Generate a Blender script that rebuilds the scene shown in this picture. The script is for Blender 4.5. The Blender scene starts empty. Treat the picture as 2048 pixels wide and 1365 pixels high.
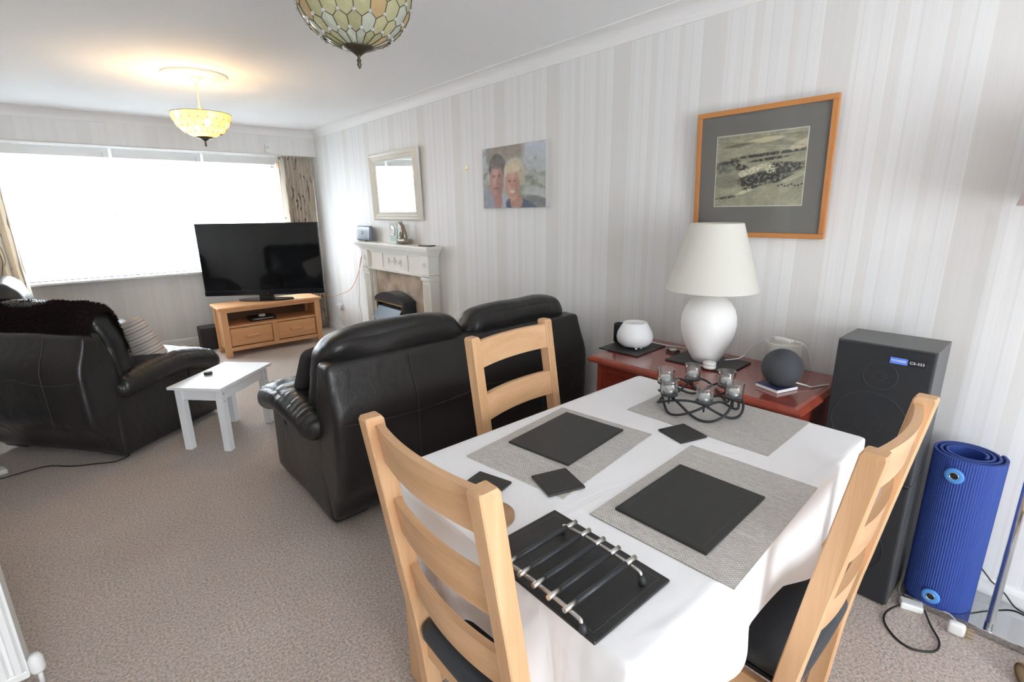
import bpy, bmesh, math, random
from mathutils import Vector, Matrix, noise
random.seed(7)
C = bpy.context.scene.collection
PI = math.pi

# ------------------------------------------------------------------ camera, world, light
cam_d = bpy.data.cameras.new('camera'); cam = bpy.data.objects.new('camera', cam_d); C.objects.link(cam)
YAW, PITCH, ROLL, FPX, CAM_H = math.radians(40.939), math.radians(14.739), math.radians(-0.839), 997.49, 1.5
_f = Vector((math.sin(YAW)*math.cos(PITCH), math.cos(YAW)*math.cos(PITCH), -math.sin(PITCH)))
_r = Vector((math.cos(YAW), -math.sin(YAW), 0)); _u = _r.cross(_f)
_r2 = math.cos(ROLL)*_r + math.sin(ROLL)*_u; _u2 = -math.sin(ROLL)*_r + math.cos(ROLL)*_u
m = Matrix((( _r2.x, _u2.x, -_f.x, 0), (_r2.y, _u2.y, -_f.y, 0), (_r2.z, _u2.z, -_f.z, CAM_H), (0, 0, 0, 1)))
cam.matrix_world = m
cam_d.sensor_width = 36; cam_d.lens = 36*FPX/2048; cam_d.clip_start = 0.02
bpy.context.scene.camera = cam

world = bpy.data.worlds.new('sky'); bpy.context.scene.world = world; world.use_nodes = True
bg = world.node_tree.nodes['Background']
bg.inputs[0].default_value = (0.86, 0.935, 1.0, 1); bg.inputs[1].default_value = 13.2
vs = bpy.context.scene.view_settings
vs.view_transform = 'Standard'; vs.look = 'None'; vs.gamma = 1; vs.use_curve_mapping = False
vs.exposure = 0.88
cy_ = bpy.context.scene.cycles
cy_.max_bounces = 14; cy_.diffuse_bounces = 8; cy_.glossy_bounces = 6; cy_.transmission_bounces = 8; cy_.transparent_max_bounces = 24
def portal(name, loc, rx, rz, sx, sy):
    l = bpy.data.lights.new(name, 'AREA'); l.shape = 'RECTANGLE'; l.size = sx; l.size_y = sy; l.energy = 1
    l.cycles.is_portal = True
    o = bpy.data.objects.new(name, l); C.objects.link(o); o.location = loc; o.rotation_euler = (rx, 0, rz)
portal('front_window_daylight', (.85, 7.08, 1.48), -PI/2, 0, 2.6, 1.3)
portal('added_door_daylight', (.10, -3.38, 1.1), PI/2, 0, 1.4, 2.15)  # sky light through the doors added behind the camera

# ------------------------------------------------------------------ materials
MATS = {}
def mat(name, col=(.8, .8, .8), rough=.5, metal=0., spec=None, bump=0., bscale=200., bdet=2., emit=None, estr=0,
        var=0., vscale=8., coat=0., sheen=0.):
    if name in MATS: return MATS[name]
    mt = bpy.data.materials.new(name); mt.use_nodes = True; nt = mt.node_tree; b = nt.nodes['Principled BSDF']
    b.inputs['Base Color'].default_value = (*col, 1); b.inputs['Roughness'].default_value = rough
    b.inputs['Metallic'].default_value = metal
    if spec is not None: b.inputs['Specular IOR Level'].default_value = spec
    if coat: b.inputs['Coat Weight'].default_value = coat; b.inputs['Coat Roughness'].default_value = .08
    if sheen: b.inputs['Sheen Weight'].default_value = sheen
    if emit: b.inputs['Emission Color'].default_value = (*emit, 1); b.inputs['Emission Strength'].default_value = estr
    tc = nt.nodes.new('ShaderNodeTexCoord')
    if bump:
        n = nt.nodes.new('ShaderNodeTexNoise'); n.inputs['Scale'].default_value = bscale; n.inputs['Detail'].default_value = bdet
        nt.links.new(tc.outputs['Object'], n.inputs['Vector'])
        bp = nt.nodes.new('ShaderNodeBump'); bp.inputs['Strength'].default_value = bump; bp.inputs['Distance'].default_value = .002
        nt.links.new(n.outputs['Fac'], bp.inputs['Height']); nt.links.new(bp.outputs[0], b.inputs['Normal'])
    if var:
        n2 = nt.nodes.new('ShaderNodeTexNoise'); n2.inputs['Scale'].default_value = vscale; n2.inputs['Detail'].default_value = 4
        nt.links.new(tc.outputs['Object'], n2.inputs['Vector'])
        r = nt.nodes.new('ShaderNodeValToRGB')
        r.color_ramp.elements[0].position = .3; r.color_ramp.elements[1].position = .7
        r.color_ramp.elements[0].color = (*[c*(1-var) for c in col], 1); r.color_ramp.elements[1].color = (*[min(1, c*(1+var)) for c in col], 1)
        nt.links.new(n2.outputs['Fac'], r.inputs[0]); nt.links.new(r.outputs[0], b.inputs['Base Color'])
    MATS[name] = mt; return mt

def nodes(mt): return mt.node_tree.nodes, mt.node_tree.links, mt.node_tree.nodes['Principled BSDF']

def wood(name, c1, c2, axis, rough=.45, scale=6.):
    """grain running along the axis"""
    if name in MATS: return MATS[name]
    mt = mat(name, c1, rough); n, l, b = nodes(mt)
    tc = n.new('ShaderNodeTexCoord'); mp = n.new('ShaderNodeMapping')
    s = [scale*3.5]*3; s[axis] = scale*.22; mp.inputs['Scale'].default_value = s
    l.new(tc.outputs['Object'], mp.inputs[0])
    nz = n.new('ShaderNodeTexNoise'); nz.inputs['Scale'].default_value = 1.; nz.inputs['Detail'].default_value = 5; nz.inputs['Distortion'].default_value = .6
    l.new(mp.outputs[0], nz.inputs['Vector'])
    mp2 = n.new('ShaderNodeMapping'); s = [420.]*3; s[axis] = 9.; mp2.inputs['Scale'].default_value = s
    l.new(tc.outputs['Object'], mp2.inputs[0])
    nf = n.new('ShaderNodeTexNoise'); nf.inputs['Scale'].default_value = 1.; l.new(mp2.outputs[0], nf.inputs['Vector'])
    ad = n.new('ShaderNodeMath'); ad.operation = 'MULTIPLY_ADD'; ad.inputs[1].default_value = .35
    l.new(nf.outputs['Fac'], ad.inputs[0]); l.new(nz.outputs['Fac'], ad.inputs[2])
    r = n.new('ShaderNodeValToRGB'); r.color_ramp.elements[0].position = .48; r.color_ramp.elements[1].position = .86
    r.color_ramp.elements[0].color = (*c1, 1); r.color_ramp.elements[1].color = (*c2, 1)
    l.new(ad.outputs[0], r.inputs[0]); l.new(r.outputs[0], b.inputs['Base Color'])
    bp = n.new('ShaderNodeBump'); bp.inputs['Strength'].default_value = .15; bp.inputs['Distance'].default_value = .001
    l.new(nf.outputs['Fac'], bp.inputs['Height']); l.new(bp.outputs[0], b.inputs['Normal'])
    return mt
OAK1, OAK2 = (.70, .435, .245), (.55, .315, .155)
def oak(axis): return wood('pale_oak_%s' % 'xyz'[axis], OAK1, OAK2, axis)
def hon(axis): return wood('honey_oak_%s' % 'xyz'[axis], (.78, .44, .22), (.64, .33, .145), axis)
def mahog(axis): return wood('mahogany_%s' % 'xyz'[axis], (.27, .042, .022), (.17, .024, .013), axis, rough=.22)

def vcol_mat(name, rough=.6, coat=0., trans=0.):
    if name in MATS: return MATS[name]
    mt = mat(name, (.5, .5, .5), rough, coat=coat); n, l, b = nodes(mt)
    a = n.new('ShaderNodeAttribute'); a.attribute_name = 'paint'
    l.new(a.outputs['Color'], b.inputs['Base Color'])
    if trans:
        t = n.new('ShaderNodeBsdfTranslucent'); mx = n.new('ShaderNodeMixShader'); mx.inputs[0].default_value = trans
        l.new(a.outputs['Color'], t.inputs[0]); l.new(b.outputs[0], mx.inputs[1]); l.new(t.outputs[0], mx.inputs[2])
        l.new(mx.outputs[0], n['Material Output'].inputs[0])
    return mt

def glass(name, tint=(1, 1, 1), ior=1.45, gloss=1.):
    if name in MATS: return MATS[name]
    mt = mat(name); n, l, b = nodes(mt)
    t = n.new('ShaderNodeBsdfTransparent'); t.inputs[0].default_value = (*tint, 1)
    g = n.new('ShaderNodeBsdfGlossy'); g.inputs['Roughness'].default_value = .02
    lw = n.new('ShaderNodeLayerWeight'); lw.inputs[0].default_value = .5
    pw_ = n.new('ShaderNodeMath'); pw_.operation = 'POWER'; pw_.inputs[1].default_value = 4.; l.new(lw.outputs['Facing'], pw_.inputs[0])
    fr = n.new('ShaderNodeMath'); fr.operation = 'MULTIPLY_ADD'; fr.inputs[1].default_value = .9; fr.inputs[2].default_value = ((ior-1)/(ior+1))**2; l.new(pw_.outputs[0], fr.inputs[0])
    mu = n.new('ShaderNodeMath'); mu.operation = 'MULTIPLY'; mu.inputs[1].default_value = gloss
    mx = n.new('ShaderNodeMixShader'); l.new(fr.outputs[0], mu.inputs[0]); l.new(mu.outputs[0], mx.inputs[0])
    l.new(t.outputs[0], mx.inputs[1]); l.new(g.outputs[0], mx.inputs[2])
    l.new(mx.outputs[0], n['Material Output'].inputs[0]); return mt

def wallpaper(name, axis):
    mt = mat(name, (.7, .7, .7), .55); n, l, b = nodes(mt)
    tc = n.new('ShaderNodeTexCoord'); sp = n.new('ShaderNodeSeparateXYZ'); l.new(tc.outputs['Object'], sp.inputs[0])
    a = n.new('ShaderNodeMath'); a.operation = 'MULTIPLY_ADD'; a.inputs[1].default_value = 1/.53; a.inputs[2].default_value = 40 - 1.82/.53
    l.new(sp.outputs[axis], a.inputs[0])
    fr = n.new('ShaderNodeMath'); fr.operation = 'FRACT'; l.new(a.outputs[0], fr.inputs[0])
    r = n.new('ShaderNodeValToRGB'); cr = r.color_ramp; cr.interpolation = 'CONSTANT'
    W = (.81, .805, .80); W2 = (.795, .788, .78); B = (.745, .727, .702); B2 = (.765, .75, .73); LN = (.83, .82, .795)
    if axis == 0: W, W2, B, B2, LN = [tuple(x*.5+y*.5 for x, y in zip(c_, (.80, .785, .765))) for c_ in (W, W2, B, B2, LN)]
    stops = [(0, B), (.22, LN), (.235, W), (.31, B2), (.325, W2), (.40, B2), (.455, W), (.52, LN), (.53, W2), (.60, B2), (.615, W),
             (.68, B2), (.76, LN), (.77, W), (.83, B2), (.845, W2), (.90, LN), (.91, W), (.955, B2), (.965, W2)]
    cr.elements[0].position = 0; cr.elements[0].color = (*stops[0][1], 1)
    cr.elements[1].position = stops[1][0]; cr.elements[1].color = (*stops[1][1], 1)
    for p, c in stops[2:]:
        e = cr.elements.new(p); e.color = (*c, 1)
    l.new(fr.outputs[0], r.inputs[0])
    mp = n.new('ShaderNodeMapping'); s = [260, 260, 260]; s[2] = 3; mp.inputs['Scale'].default_value = s; l.new(tc.outputs['Object'], mp.inputs[0])
    nz = n.new('ShaderNodeTexNoise'); nz.inputs['Scale'].default_value = 1; l.new(mp.outputs[0], nz.inputs['Vector'])
    mx = n.new('ShaderNodeMixRGB'); mx.blend_type = 'MULTIPLY'; mx.inputs[0].default_value = .10
    l.new(r.outputs[0], mx.inputs[1]); l.new(nz.outputs['Fac'], mx.inputs[2]); l.new(mx.outputs[0], b.inputs['Base Color'])
    bp = n.new('ShaderNodeBump'); bp.inputs['Strength'].default_value = .12; bp.inputs['Distance'].default_value = .001
    l.new(nz.outputs['Fac'], bp.inputs['Height']); l.new(bp.outputs[0], b.inputs['Normal'])
    return mt

def carpet():
    mt = mat('speckled_carpet', (.4, .35, .3), .95, sheen=.2); n, l, b = nodes(mt)
    tc = n.new('ShaderNodeTexCoord')
    n1 = n.new('ShaderNodeTexNoise'); n1.inputs['Scale'].default_value = 105; n1.inputs['Detail'].default_value = 3; n1.inputs['Roughness'].default_value = .8
    n2 = n.new('ShaderNodeTexNoise'); n2.inputs['Scale'].default_value = 55; n2.inputs['Detail'].default_value = 2
    n3 = n.new('ShaderNodeTexNoise'); n3.inputs['Scale'].default_value = 1.6; n3.inputs['Detail'].default_value = 3
    for q in (n1, n2, n3): l.new(tc.outputs['Object'], q.inputs['Vector'])
    r1 = n.new('ShaderNodeValToRGB'); e = r1.color_ramp.elements; e[0].position = .38; e[0].color = (.22, .155, .13, 1); e[1].position = .62; e[1].color = (.78, .69, .63, 1)
    x = e.new(.5); x.color = (.52, .43, .375, 1)
    r2 = n.new('ShaderNodeValToRGB'); e = r2.color_ramp.elements; e[0].position = .42; e[0].color = (.52, .42, .36, 1); e[1].position = .58; e[1].color = (.47, .435, .40, 1)
    l.new(n1.outputs['Fac'], r1.inputs[0]); l.new(n2.outputs['Fac'], r2.inputs[0])
    mx = n.new('ShaderNodeMixRGB'); mx.inputs[0].default_value = .4; l.new(r1.outputs[0], mx.inputs[1]); l.new(r2.outputs[0], mx.inputs[2])
    m2 = n.new('ShaderNodeMixRGB'); m2.blend_type = 'OVERLAY'; m2.inputs[0].default_value = .22; l.new(mx.outputs[0], m2.inputs[1]); l.new(n3.outputs['Fac'], m2.inputs[2])
    l.new(m2.outputs[0], b.inputs['Base Color'])
    bp = n.new('ShaderNodeBump'); bp.inputs['Strength'].default_value = .8; bp.inputs['Distance'].default_value = .006
    l.new(n1.outputs['Fac'], bp.inputs['Height']); l.new(bp.outputs[0], b.inputs['Normal']); return mt

def woven():
    mt = mat('woven_vinyl', (.5, .48, .45), .55); n, l, b = nodes(mt)
    tc = n.new('ShaderNodeTexCoord'); br = n.new('ShaderNodeTexBrick')
    mp = n.new('ShaderNodeMapping'); mp.inputs['Rotation'].default_value = (0, 0, PI/2); l.new(tc.outputs['Object'], mp.inputs[0])
    br.inputs['Scale'].default_value = 1; br.inputs['Brick Width'].default_value = .0085; br.inputs['Row Height'].default_value = .0042
    br.inputs['Mortar Size'].default_value = .0009; br.inputs['Mortar Smooth'].default_value = .6
    br.inputs['Color1'].default_value = (.74, .71, .68, 1); br.inputs['Color2'].default_value = (.58, .55, .525, 1); br.inputs['Mortar'].default_value = (.25, .235, .22, 1)
    l.new(mp.outputs[0], br.inputs['Vector'])
    nz = n.new('ShaderNodeTexNoise'); mp2 = n.new('ShaderNodeMapping'); mp2.inputs['Scale'].default_value = (300, 12, 1); l.new(tc.outputs['Object'], mp2.inputs[0])
    nz.inputs['Scale'].default_value = 1; l.new(mp2.outputs[0], nz.inputs['Vector'])
    mx = n.new('ShaderNodeMixRGB'); mx.blend_type = 'OVERLAY'; mx.inputs[0].default_value = .5
    l.new(br.outputs['Color'], mx.inputs[1]); l.new(nz.outputs['Fac'], mx.inputs[2]); l.new(mx.outputs[0], b.inputs['Base Color'])
    bp = n.new('ShaderNodeBump'); bp.inputs['Strength'].default_value = .5; bp.inputs['Distance'].default_value = .001; bp.invert = True
    l.new(br.outputs['Fac'], bp.inputs['Height']); l.new(bp.outputs[0], b.inputs['Normal']); return mt

def leather():
    mt = mat('dark_brown_leather', (.016, .0145, .014), .34, spec=.5); n, l, b = nodes(mt)
    tc = n.new('ShaderNodeTexCoord')
    n1 = n.new('ShaderNodeTexNoise'); n1.inputs['Scale'].default_value = 9; n1.inputs['Detail'].default_value = 4; n1.inputs['Distortion'].default_value = .8
    n2 = n.new('ShaderNodeTexVoronoi'); n2.inputs['Scale'].default_value = 260
    for q in (n1, n2): l.new(tc.outputs['Object'], q.inputs['Vector'])
    b1 = n.new('ShaderNodeBump'); b1.inputs['Strength'].default_value = .3; b1.inputs['Distance'].default_value = .02
    b2 = n.new('ShaderNodeBump'); b2.inputs['Strength'].default_value = .25; b2.inputs['Distance'].default_value = .001
    l.new(n1.outputs['Fac'], b1.inputs['Height']); l.new(n2.outputs['Distance'], b2.inputs['Height']); l.new(b1.outputs[0], b2.inputs['Normal'])
    l.new(b2.outputs[0], b.inputs['Normal']); return mt

def curtain_mat():
    mt = mat('leaf_patterned_curtain', (.55, .5, .42), .8); n, l, b = nodes(mt)
    tc = n.new('ShaderNodeTexCoord'); mp = n.new('ShaderNodeMapping'); l.new(tc.outputs['UV'], mp.inputs[0])
    mp.inputs['Scale'].default_value = (3.0, 2.2, 1)
    w = n.new('ShaderNodeTexWave'); w.wave_type = 'BANDS'; w.bands_direction = 'X'; w.inputs['Scale'].default_value = 1.1
    w.inputs['Distortion'].default_value = 9; w.inputs['Detail'].default_value = 1; w.inputs['Detail Scale'].default_value = .9
    l.new(mp.outputs[0], w.inputs['Vector'])
    r = n.new('ShaderNodeValToRGB'); e = r.color_ramp.elements; e[0].position = 0; e[0].color = (1, 1, 1, 1); e[1].position = .045; e[1].color = (0, 0, 0, 1)
    l.new(w.outputs['Color'], r.inputs[0])
    v = n.new('ShaderNodeTexVoronoi'); v.inputs['Scale'].default_value = 3.2; v.inputs['Randomness'].default_value = 1; l.new(mp.outputs[0], v.inputs['Vector'])
    r2 = n.new('ShaderNodeValToRGB'); e = r2.color_ramp.elements; e[0].position = .13; e[0].color = (1, 1, 1, 1); e[1].position = .17; e[1].color = (0, 0, 0, 1)
    l.new(v.outputs['Distance'], r2.inputs[0])
    mxx = n.new('ShaderNodeMath'); mxx.operation = 'MAXIMUM'; l.new(r.outputs[0], mxx.inputs[0]); l.new(r2.outputs[0], mxx.inputs[1])
    mx = n.new('ShaderNodeMixRGB'); mx.inputs[1].default_value = (.78, .72, .63, 1); mx.inputs[2].default_value = (.27, .19, .15, 1)
    l.new(mxx.outputs[0], mx.inputs[0]); l.new(mx.outputs[0], b.inputs['Base Color'])
    t = n.new('ShaderNodeBsdfTranslucent'); ms = n.new('ShaderNodeMixShader'); ms.inputs[0].default_value = .42
    l.new(mx.outputs[0], t.inputs[0]); l.new(b.outputs[0], ms.inputs[1]); l.new(t.outputs[0], ms.inputs[2]); l.new(ms.outputs[0], n['Material Output'].inputs[0])
    return mt

def stripe_mat():
    mt = mat('striped_cushion_cloth', (.5, .45, .4), .9, bump=.4, bscale=300); n, l, b = nodes(mt)
    tc = n.new('ShaderNodeTexCoord'); sp = n.new('ShaderNodeSeparateXYZ'); l.new(tc.outputs['Object'], sp.inputs[0])
    a = n.new('ShaderNodeMath'); a.operation = 'MULTIPLY_ADD'; a.inputs[1].default_value = 1/.085; a.inputs[2].default_value = 20; l.new(sp.outputs[2], a.inputs[0])
    fr = n.new('ShaderNodeMath'); fr.operation = 'FRACT'; l.new(a.outputs[0], fr.inputs[0])
    r = n.new('ShaderNodeValToRGB'); cr = r.color_ramp
    st = [(0, (.60, .55, .50)), (.16, (.22, .15, .11)), (.24, (.55, .50, .46)), (.42, (.36, .29, .24)), (.5, (.62, .58, .54)), (.66, (.27, .20, .16)), (.74, (.50, .46, .42)), (.9, (.40, .35, .31))]
    cr.elements[0].color = (*st[0][1], 1); cr.elements[1].position = st[1][0]; cr.elements[1].color = (*st[1][1], 1)
    for p, c in st[2:]:
        e = cr.elements.new(p); e.color = (*c, 1)
    l.new(fr.outputs[0], r.inputs[0]); l.new(r.outputs[0], b.inputs['Base Color']); return mt

# ------------------------------------------------------------------ mesh helpers
class MB:
    def __init__(s): s.bm = bmesh.new(); s.mi = 0
    def _mark(s, geom_before):
        for f in s.bm.faces:
            if f.index == -1 or f not in geom_before: f.material_index = s.mi
    def box(s, c, d, bev=0., rot=None, seg=2, M=None):
        r = bmesh.ops.create_cube(s.bm, size=1)
        vs_ = r['verts']
        bmesh.ops.scale(s.bm, vec=d, verts=vs_)
        if bev:
            ed = list({e for v in vs_ for e in v.link_edges})
            rr = bmesh.ops.bevel(s.bm, geom=ed, offset=bev, segments=seg, profile=.5, affect='EDGES')
            vs_ = list({v for f in rr['faces'] for v in f.verts} | {v for v in vs_ if v.is_valid})
        if rot:
            if isinstance(rot, (int, float)): rot = (0, 0, rot)
            R = Matrix.Rotation(rot[2], 4, 'Z') @ Matrix.Rotation(rot[1], 4, 'Y') @ Matrix.Rotation(rot[0], 4, 'X')
            bmesh.ops.transform(s.bm, matrix=R, verts=vs_)
        bmesh.ops.translate(s.bm, vec=c, verts=vs_)
        if M: bmesh.ops.transform(s.bm, matrix=M, verts=vs_)
        if s.mi:
            for f in {f for v in vs_ for f in v.link_faces}: f.material_index = s.mi
        return s
    def lathe(s, prof, c=(0, 0, 0), n=32, M=None, cap=True):
        rings = []; nv = []
        for r, z in prof:
            if r < 1e-5: ring = [s.bm.verts.new((0, 0, z))]
            else: ring = [s.bm.verts.new((r*math.cos(2*PI*i/n), r*math.sin(2*PI*i/n), z)) for i in range(n)]
            rings.append(ring); nv += ring
        fs = []
        for a, b in zip(rings, rings[1:]):
            for i in range(n):
                j = (i+1) % n
                if len(a) == 1 and len(b) == 1: continue
                if len(a) == 1: fs.append(s.bm.faces.new((a[0], b[j], b[i])))
                elif len(b) == 1: fs.append(s.bm.faces.new((a[i], a[j], b[0])))
                else: fs.append(s.bm.faces.new((a[i], a[j], b[j], b[i])))
        if cap:
            if len(rings[0]) > 1: fs.append(s.bm.faces.new(rings[0][::-1]))
            if len(rings[-1]) > 1: fs.append(s.bm.faces.new(rings[-1]))
        for f in fs: f.smooth = True; f.material_index = s.mi
        if M: bmesh.ops.transform(s.bm, matrix=M, verts=nv)
        bmesh.ops.translate(s.bm, vec=c, verts=nv)
        return s
    def tube(s, pts, r, n=8, closed=False):
        pts = [Vector(p) for p in pts]; m_ = len(pts); rings = []
        up = Vector((0, 0, 1)); prev = None
        for i, p in enumerate(pts):
            if closed: t = pts[(i+1) % m_] - pts[i-1]
            else: t = pts[min(i+1, m_-1)] - pts[max(i-1, 0)]
            if t.length < 1e-9: t = Vector((0, 0, 1))
            t.normalize()
            if prev is None:
                a = up if abs(t.z) < .9 else Vector((1, 0, 0)); u = t.cross(a).normalized()
            else:
                u = (prev - t*prev.dot(t)).normalized()
            prev = u; v = t.cross(u)
            rad = r[i] if isinstance(r, (list, tuple)) else r
            rings.append([s.bm.verts.new(p + (u*math.cos(2*PI*k/n) + v*math.sin(2*PI*k/n))*rad) for k in range(n)])
        rg = range(m_) if closed else range(m_-1)
        for i in rg:
            a, b = rings[i], rings[(i+1) % m_]
            for k in range(n):
                f = s.bm.faces.new((a[k], a[(k+1) % n], b[(k+1) % n], b[k])); f.smooth = True; f.material_index = s.mi
        if not closed:
            for q in (rings[0][::-1], rings[-1]):
                f = s.bm.faces.new(q); f.material_index = s.mi
        return s
    def prism(s, poly, z0, z1, M=None, smooth=False):
        a = [s.bm.verts.new((x, y, z0)) for x, y in poly]; b = [s.bm.verts.new((x, y, z1)) for x, y in poly]
        k = len(poly); fs = [s.bm.faces.new(a[::-1]), s.bm.faces.new(b)]
        for i in range(k):
            f = s.bm.faces.new((a[i], a[(i+1) % k], b[(i+1) % k], b[i])); f.smooth = smooth; fs.append(f)
        for f in fs: f.material_index = s.mi
        if M: bmesh.ops.transform(s.bm, matrix=M, verts=a+b)
        return s
    def build(s, name, mats, parent=None, smooth=False, col=None):
        me = bpy.data.meshes.new(name)
        bmesh.ops.recalc_face_normals(s.bm, faces=s.bm.faces)
        s.bm.to_mesh(me); s.bm.free()
        for mt in (mats if isinstance(mats, (list, tuple)) else [mats]): me.materials.append(mt)
        if smooth: me.polygons.foreach_set('use_smooth', [True]*len(me.polygons))
        o = bpy.data.objects.new(name, me); C.objects.link(o)
        if parent: o.parent = parent
        return o

def spline(pts, k=8, closed=False):
    P = [Vector(p) for p in pts]; n = len(P); out = []
    rng = range(n) if closed else range(n-1)
    for i in rng:
        if closed: a, b, c, d = P[i-1], P[i], P[(i+1) % n], P[(i+2) % n]
        else: a, b, c, d = P[max(i-1, 0)], P[i], P[i+1], P[min(i+2, n-1)]
        for j in range(k):
            t = j/k
            out.append(.5*((2*b) + (c-a)*t + (2*a-5*b+4*c-d)*t*t + (3*b-a-3*c+d)*t**3))
    if not closed: out.append(P[-1])
    return out

def soft(mb, c, d, r, n=10, warp=None, puff=0., nz=0., nsc=4., seed=0., stretch=(1, 1, 1)):
    """rounded, slightly stuffed block"""
    h = Vector(d)/2; r = min(r, *(h*.999)); lat = {}
    def mapt(t):  # more rows near the edges
        return math.copysign(abs(math.sin(t*PI/2))**.8, t) if t else 0
    def P(i, j, k):
        key = (i, j, k)
        if key in lat: return lat[key]
        u = Vector([mapt(2*q/n-1) for q in key]); p = Vector([u[a]*h[a] for a in range(3)])
        inner = Vector([max(-(h[a]-r), min(h[a]-r, p[a])) for a in range(3)]); dd = p-inner
        nrm = dd.normalized() if dd.length > 1e-9 else Vector((0, 0, 0))
        q = inner + nrm*min(r, r) if dd.length > 1e-9 else p
        if puff:
            for a in range(3):
                b_, c_ = (a+1) % 3, (a+2) % 3
                if key[a] in (0, n): q[a] += math.copysign(puff, u[a])*(1-u[b_]**2)*(1-u[c_]**2)
        if nz:
            s_ = Vector([q[a]*nsc*stretch[a] for a in range(3)]) + Vector((seed, seed*1.3, 0))
            q += (nrm if nrm.length else Vector([math.copysign(1, u[a]) if key[a] in (0, n) else 0 for a in range(3)]))*noise.noise(s_)*nz
        q += Vector(c)
        if warp: q = Vector(warp(q))
        lat[key] = mb.bm.verts.new(q); return lat[key]
    for a in range(3):
        b_, c_ = (a+1) % 3, (a+2) % 3
        for side in (0, n):
            for i in range(n):
                for j in range(n):
                    ks = []
                    for (ii, jj) in ((i, j), (i+1, j), (i+1, j+1), (i, j+1)):
                        k = [0, 0, 0]; k[a] = side; k[b_] = ii; k[c_] = jj; ks.append(P(*k))
                    if len(set(ks)) == 4:
                        f = mb.bm.faces.new(ks if side else ks[::-1]); f.smooth = True; f.material_index = mb.mi
    return mb

def tag(o, label=None, cat=None, group=None, kind=None):
    if label: o['label'] = label
    if cat: o['category'] = cat
    if group: o['group'] = group
    if kind: o['kind'] = kind
    return o
def empty(name, loc, rz=0., label=None, cat=None, group=None):
    o = bpy.data.objects.new(name, None); C.objects.link(o); o.location = loc; o.rotation_euler = (0, 0, rz); o.empty_display_size = .1
    return tag(o, label, cat, group)
def copy_tree(o, loc=None, rz=None, label=None):
    r = o.copy(); C.objects.link(r)
    if loc is not None: r.location = loc
    if rz is not None: r.rotation_euler = (0, 0, rz)
    if label: r['label'] = label
    for ch in list(o.children):
        c = ch.copy(); C.objects.link(c); c.parent = r
        for g in list(ch.children):
            d = g.copy(); C.objects.link(d); d.parent = c
    return r
def box1(name, c, d, mt, parent=None, bev=0., rot=None): return MB().box(c, d, bev, rot).build(name, mt, parent)
def struct(o): o['kind'] = 'structure'; return o
def paint(o, fn):
    """per-face colours: fn(local centre) -> rgb"""
    me = o.data; at = me.color_attributes.new('paint', 'FLOAT_COLOR', 'CORNER')
    for p in me.polygons:
        c = fn(p.center)
        for li in p.loop_indices: at.data[li].color = (*c, 1)
def text(name, body, size, mt, parent, loc, rot, ext=.0006, sx=1.):
    cu = bpy.data.curves.new(name, 'FONT'); cu.body = body; cu.size = size; cu.extrude = ext; cu.align_x = 'CENTER'; cu.align_y = 'CENTER'
    cu.space_character = 1.05
    o = bpy.data.objects.new(name, cu); C.objects.link(o); cu.materials.append(mt)
    o.location = loc; o.rotation_euler = rot; o.scale = (sx, 1, 1)
    me = bpy.data.meshes.new_from_object(o); loc_, rot_, sc_ = tuple(o.location), tuple(o.rotation_euler), tuple(o.scale)
    bpy.data.objects.remove(o); o = bpy.data.objects.new(name, me); C.objects.link(o); o.location = loc_; o.rotation_euler = rot_; o.scale = sc_
    if parent: o.parent = parent
    return o

# common materials
white_paint = mat('white_gloss_paint', (.80, .80, .79), .35)
upvc = mat('white_upvc', (.86, .87, .88), .3)
ceil_m = mat('ceiling_white', (.90, .905, .91), .85, bump=.25, bscale=60, bdet=4)
cream = mat('cream_paint', (.78, .755, .70), .4)
LEA = leather()
black_plastic = mat('black_plastic', (.012, .012, .014), .35)
matt_black = mat('matt_black', (.018, .018, .02), .6, bump=.3, bscale=500)
white_plastic = mat('white_plastic', (.80, .80, .79), .35)
chrome = mat('chrome', (.75, .75, .76), .12, 1.)
steel = mat('brushed_steel', (.62, .60, .58), .28, 1.)
brass = mat('brass', (.70, .52, .22), .25, 1.)
iron = mat('dark_iron', (.035, .038, .042), .5, .4, bump=.3, bscale=300)
GL = glass('clear_glass')

# ------------------------------------------------------------------ the setting
XL, XR, YB, YF, H = -.75, 2.46, -3.3, 6.85, 2.45
T = .12
struct(box1('floor', ((XL+XR)/2, (YB+YF)/2, -.05), (XR-XL+.6, YF-YB+.8, .1), carpet()))
struct(box1('ceiling', ((XL+XR)/2, (YB+YF)/2, H+.05), (XR-XL+.6, YF-YB+.8, .1), ceil_m))
wp_y, wp_x = wallpaper('striped_wallpaper', 1), wallpaper('striped_wallpaper_window', 0)
struct(box1('wall_right', (XR+T/2, (YB+YF)/2, H/2), (T, YF-YB, H), wp_y))
struct(box1('wall_left', (XL-T/2, (YB+YF)/2, H/2), (T, YF-YB, H), wp_y))
WX0, WX1, WZ0, WZ1 = -.42, 2.12, .865, 2.10
b = MB(); TW = .26
b.box(((XL+XR)/2, YF+TW/2, WZ0/2), (XR-XL+2*T, TW, WZ0)); b.box(((XL+XR)/2, YF+TW/2, (WZ1+H)/2), (XR-XL+2*T, TW, H-WZ1))
b.box(((XL-T+WX0)/2, YF+TW/2, (WZ0+WZ1)/2), (WX0-XL+T, TW, WZ1-WZ0)); b.box(((XR+T+WX1)/2, YF+TW/2, (WZ0+WZ1)/2), (XR+T-WX1, TW, WZ1-WZ0))
struct(b.build('wall_front', wp_x))
DX0, DX1, DZ = -0.6, 0.8, 2.15
b = MB()
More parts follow.
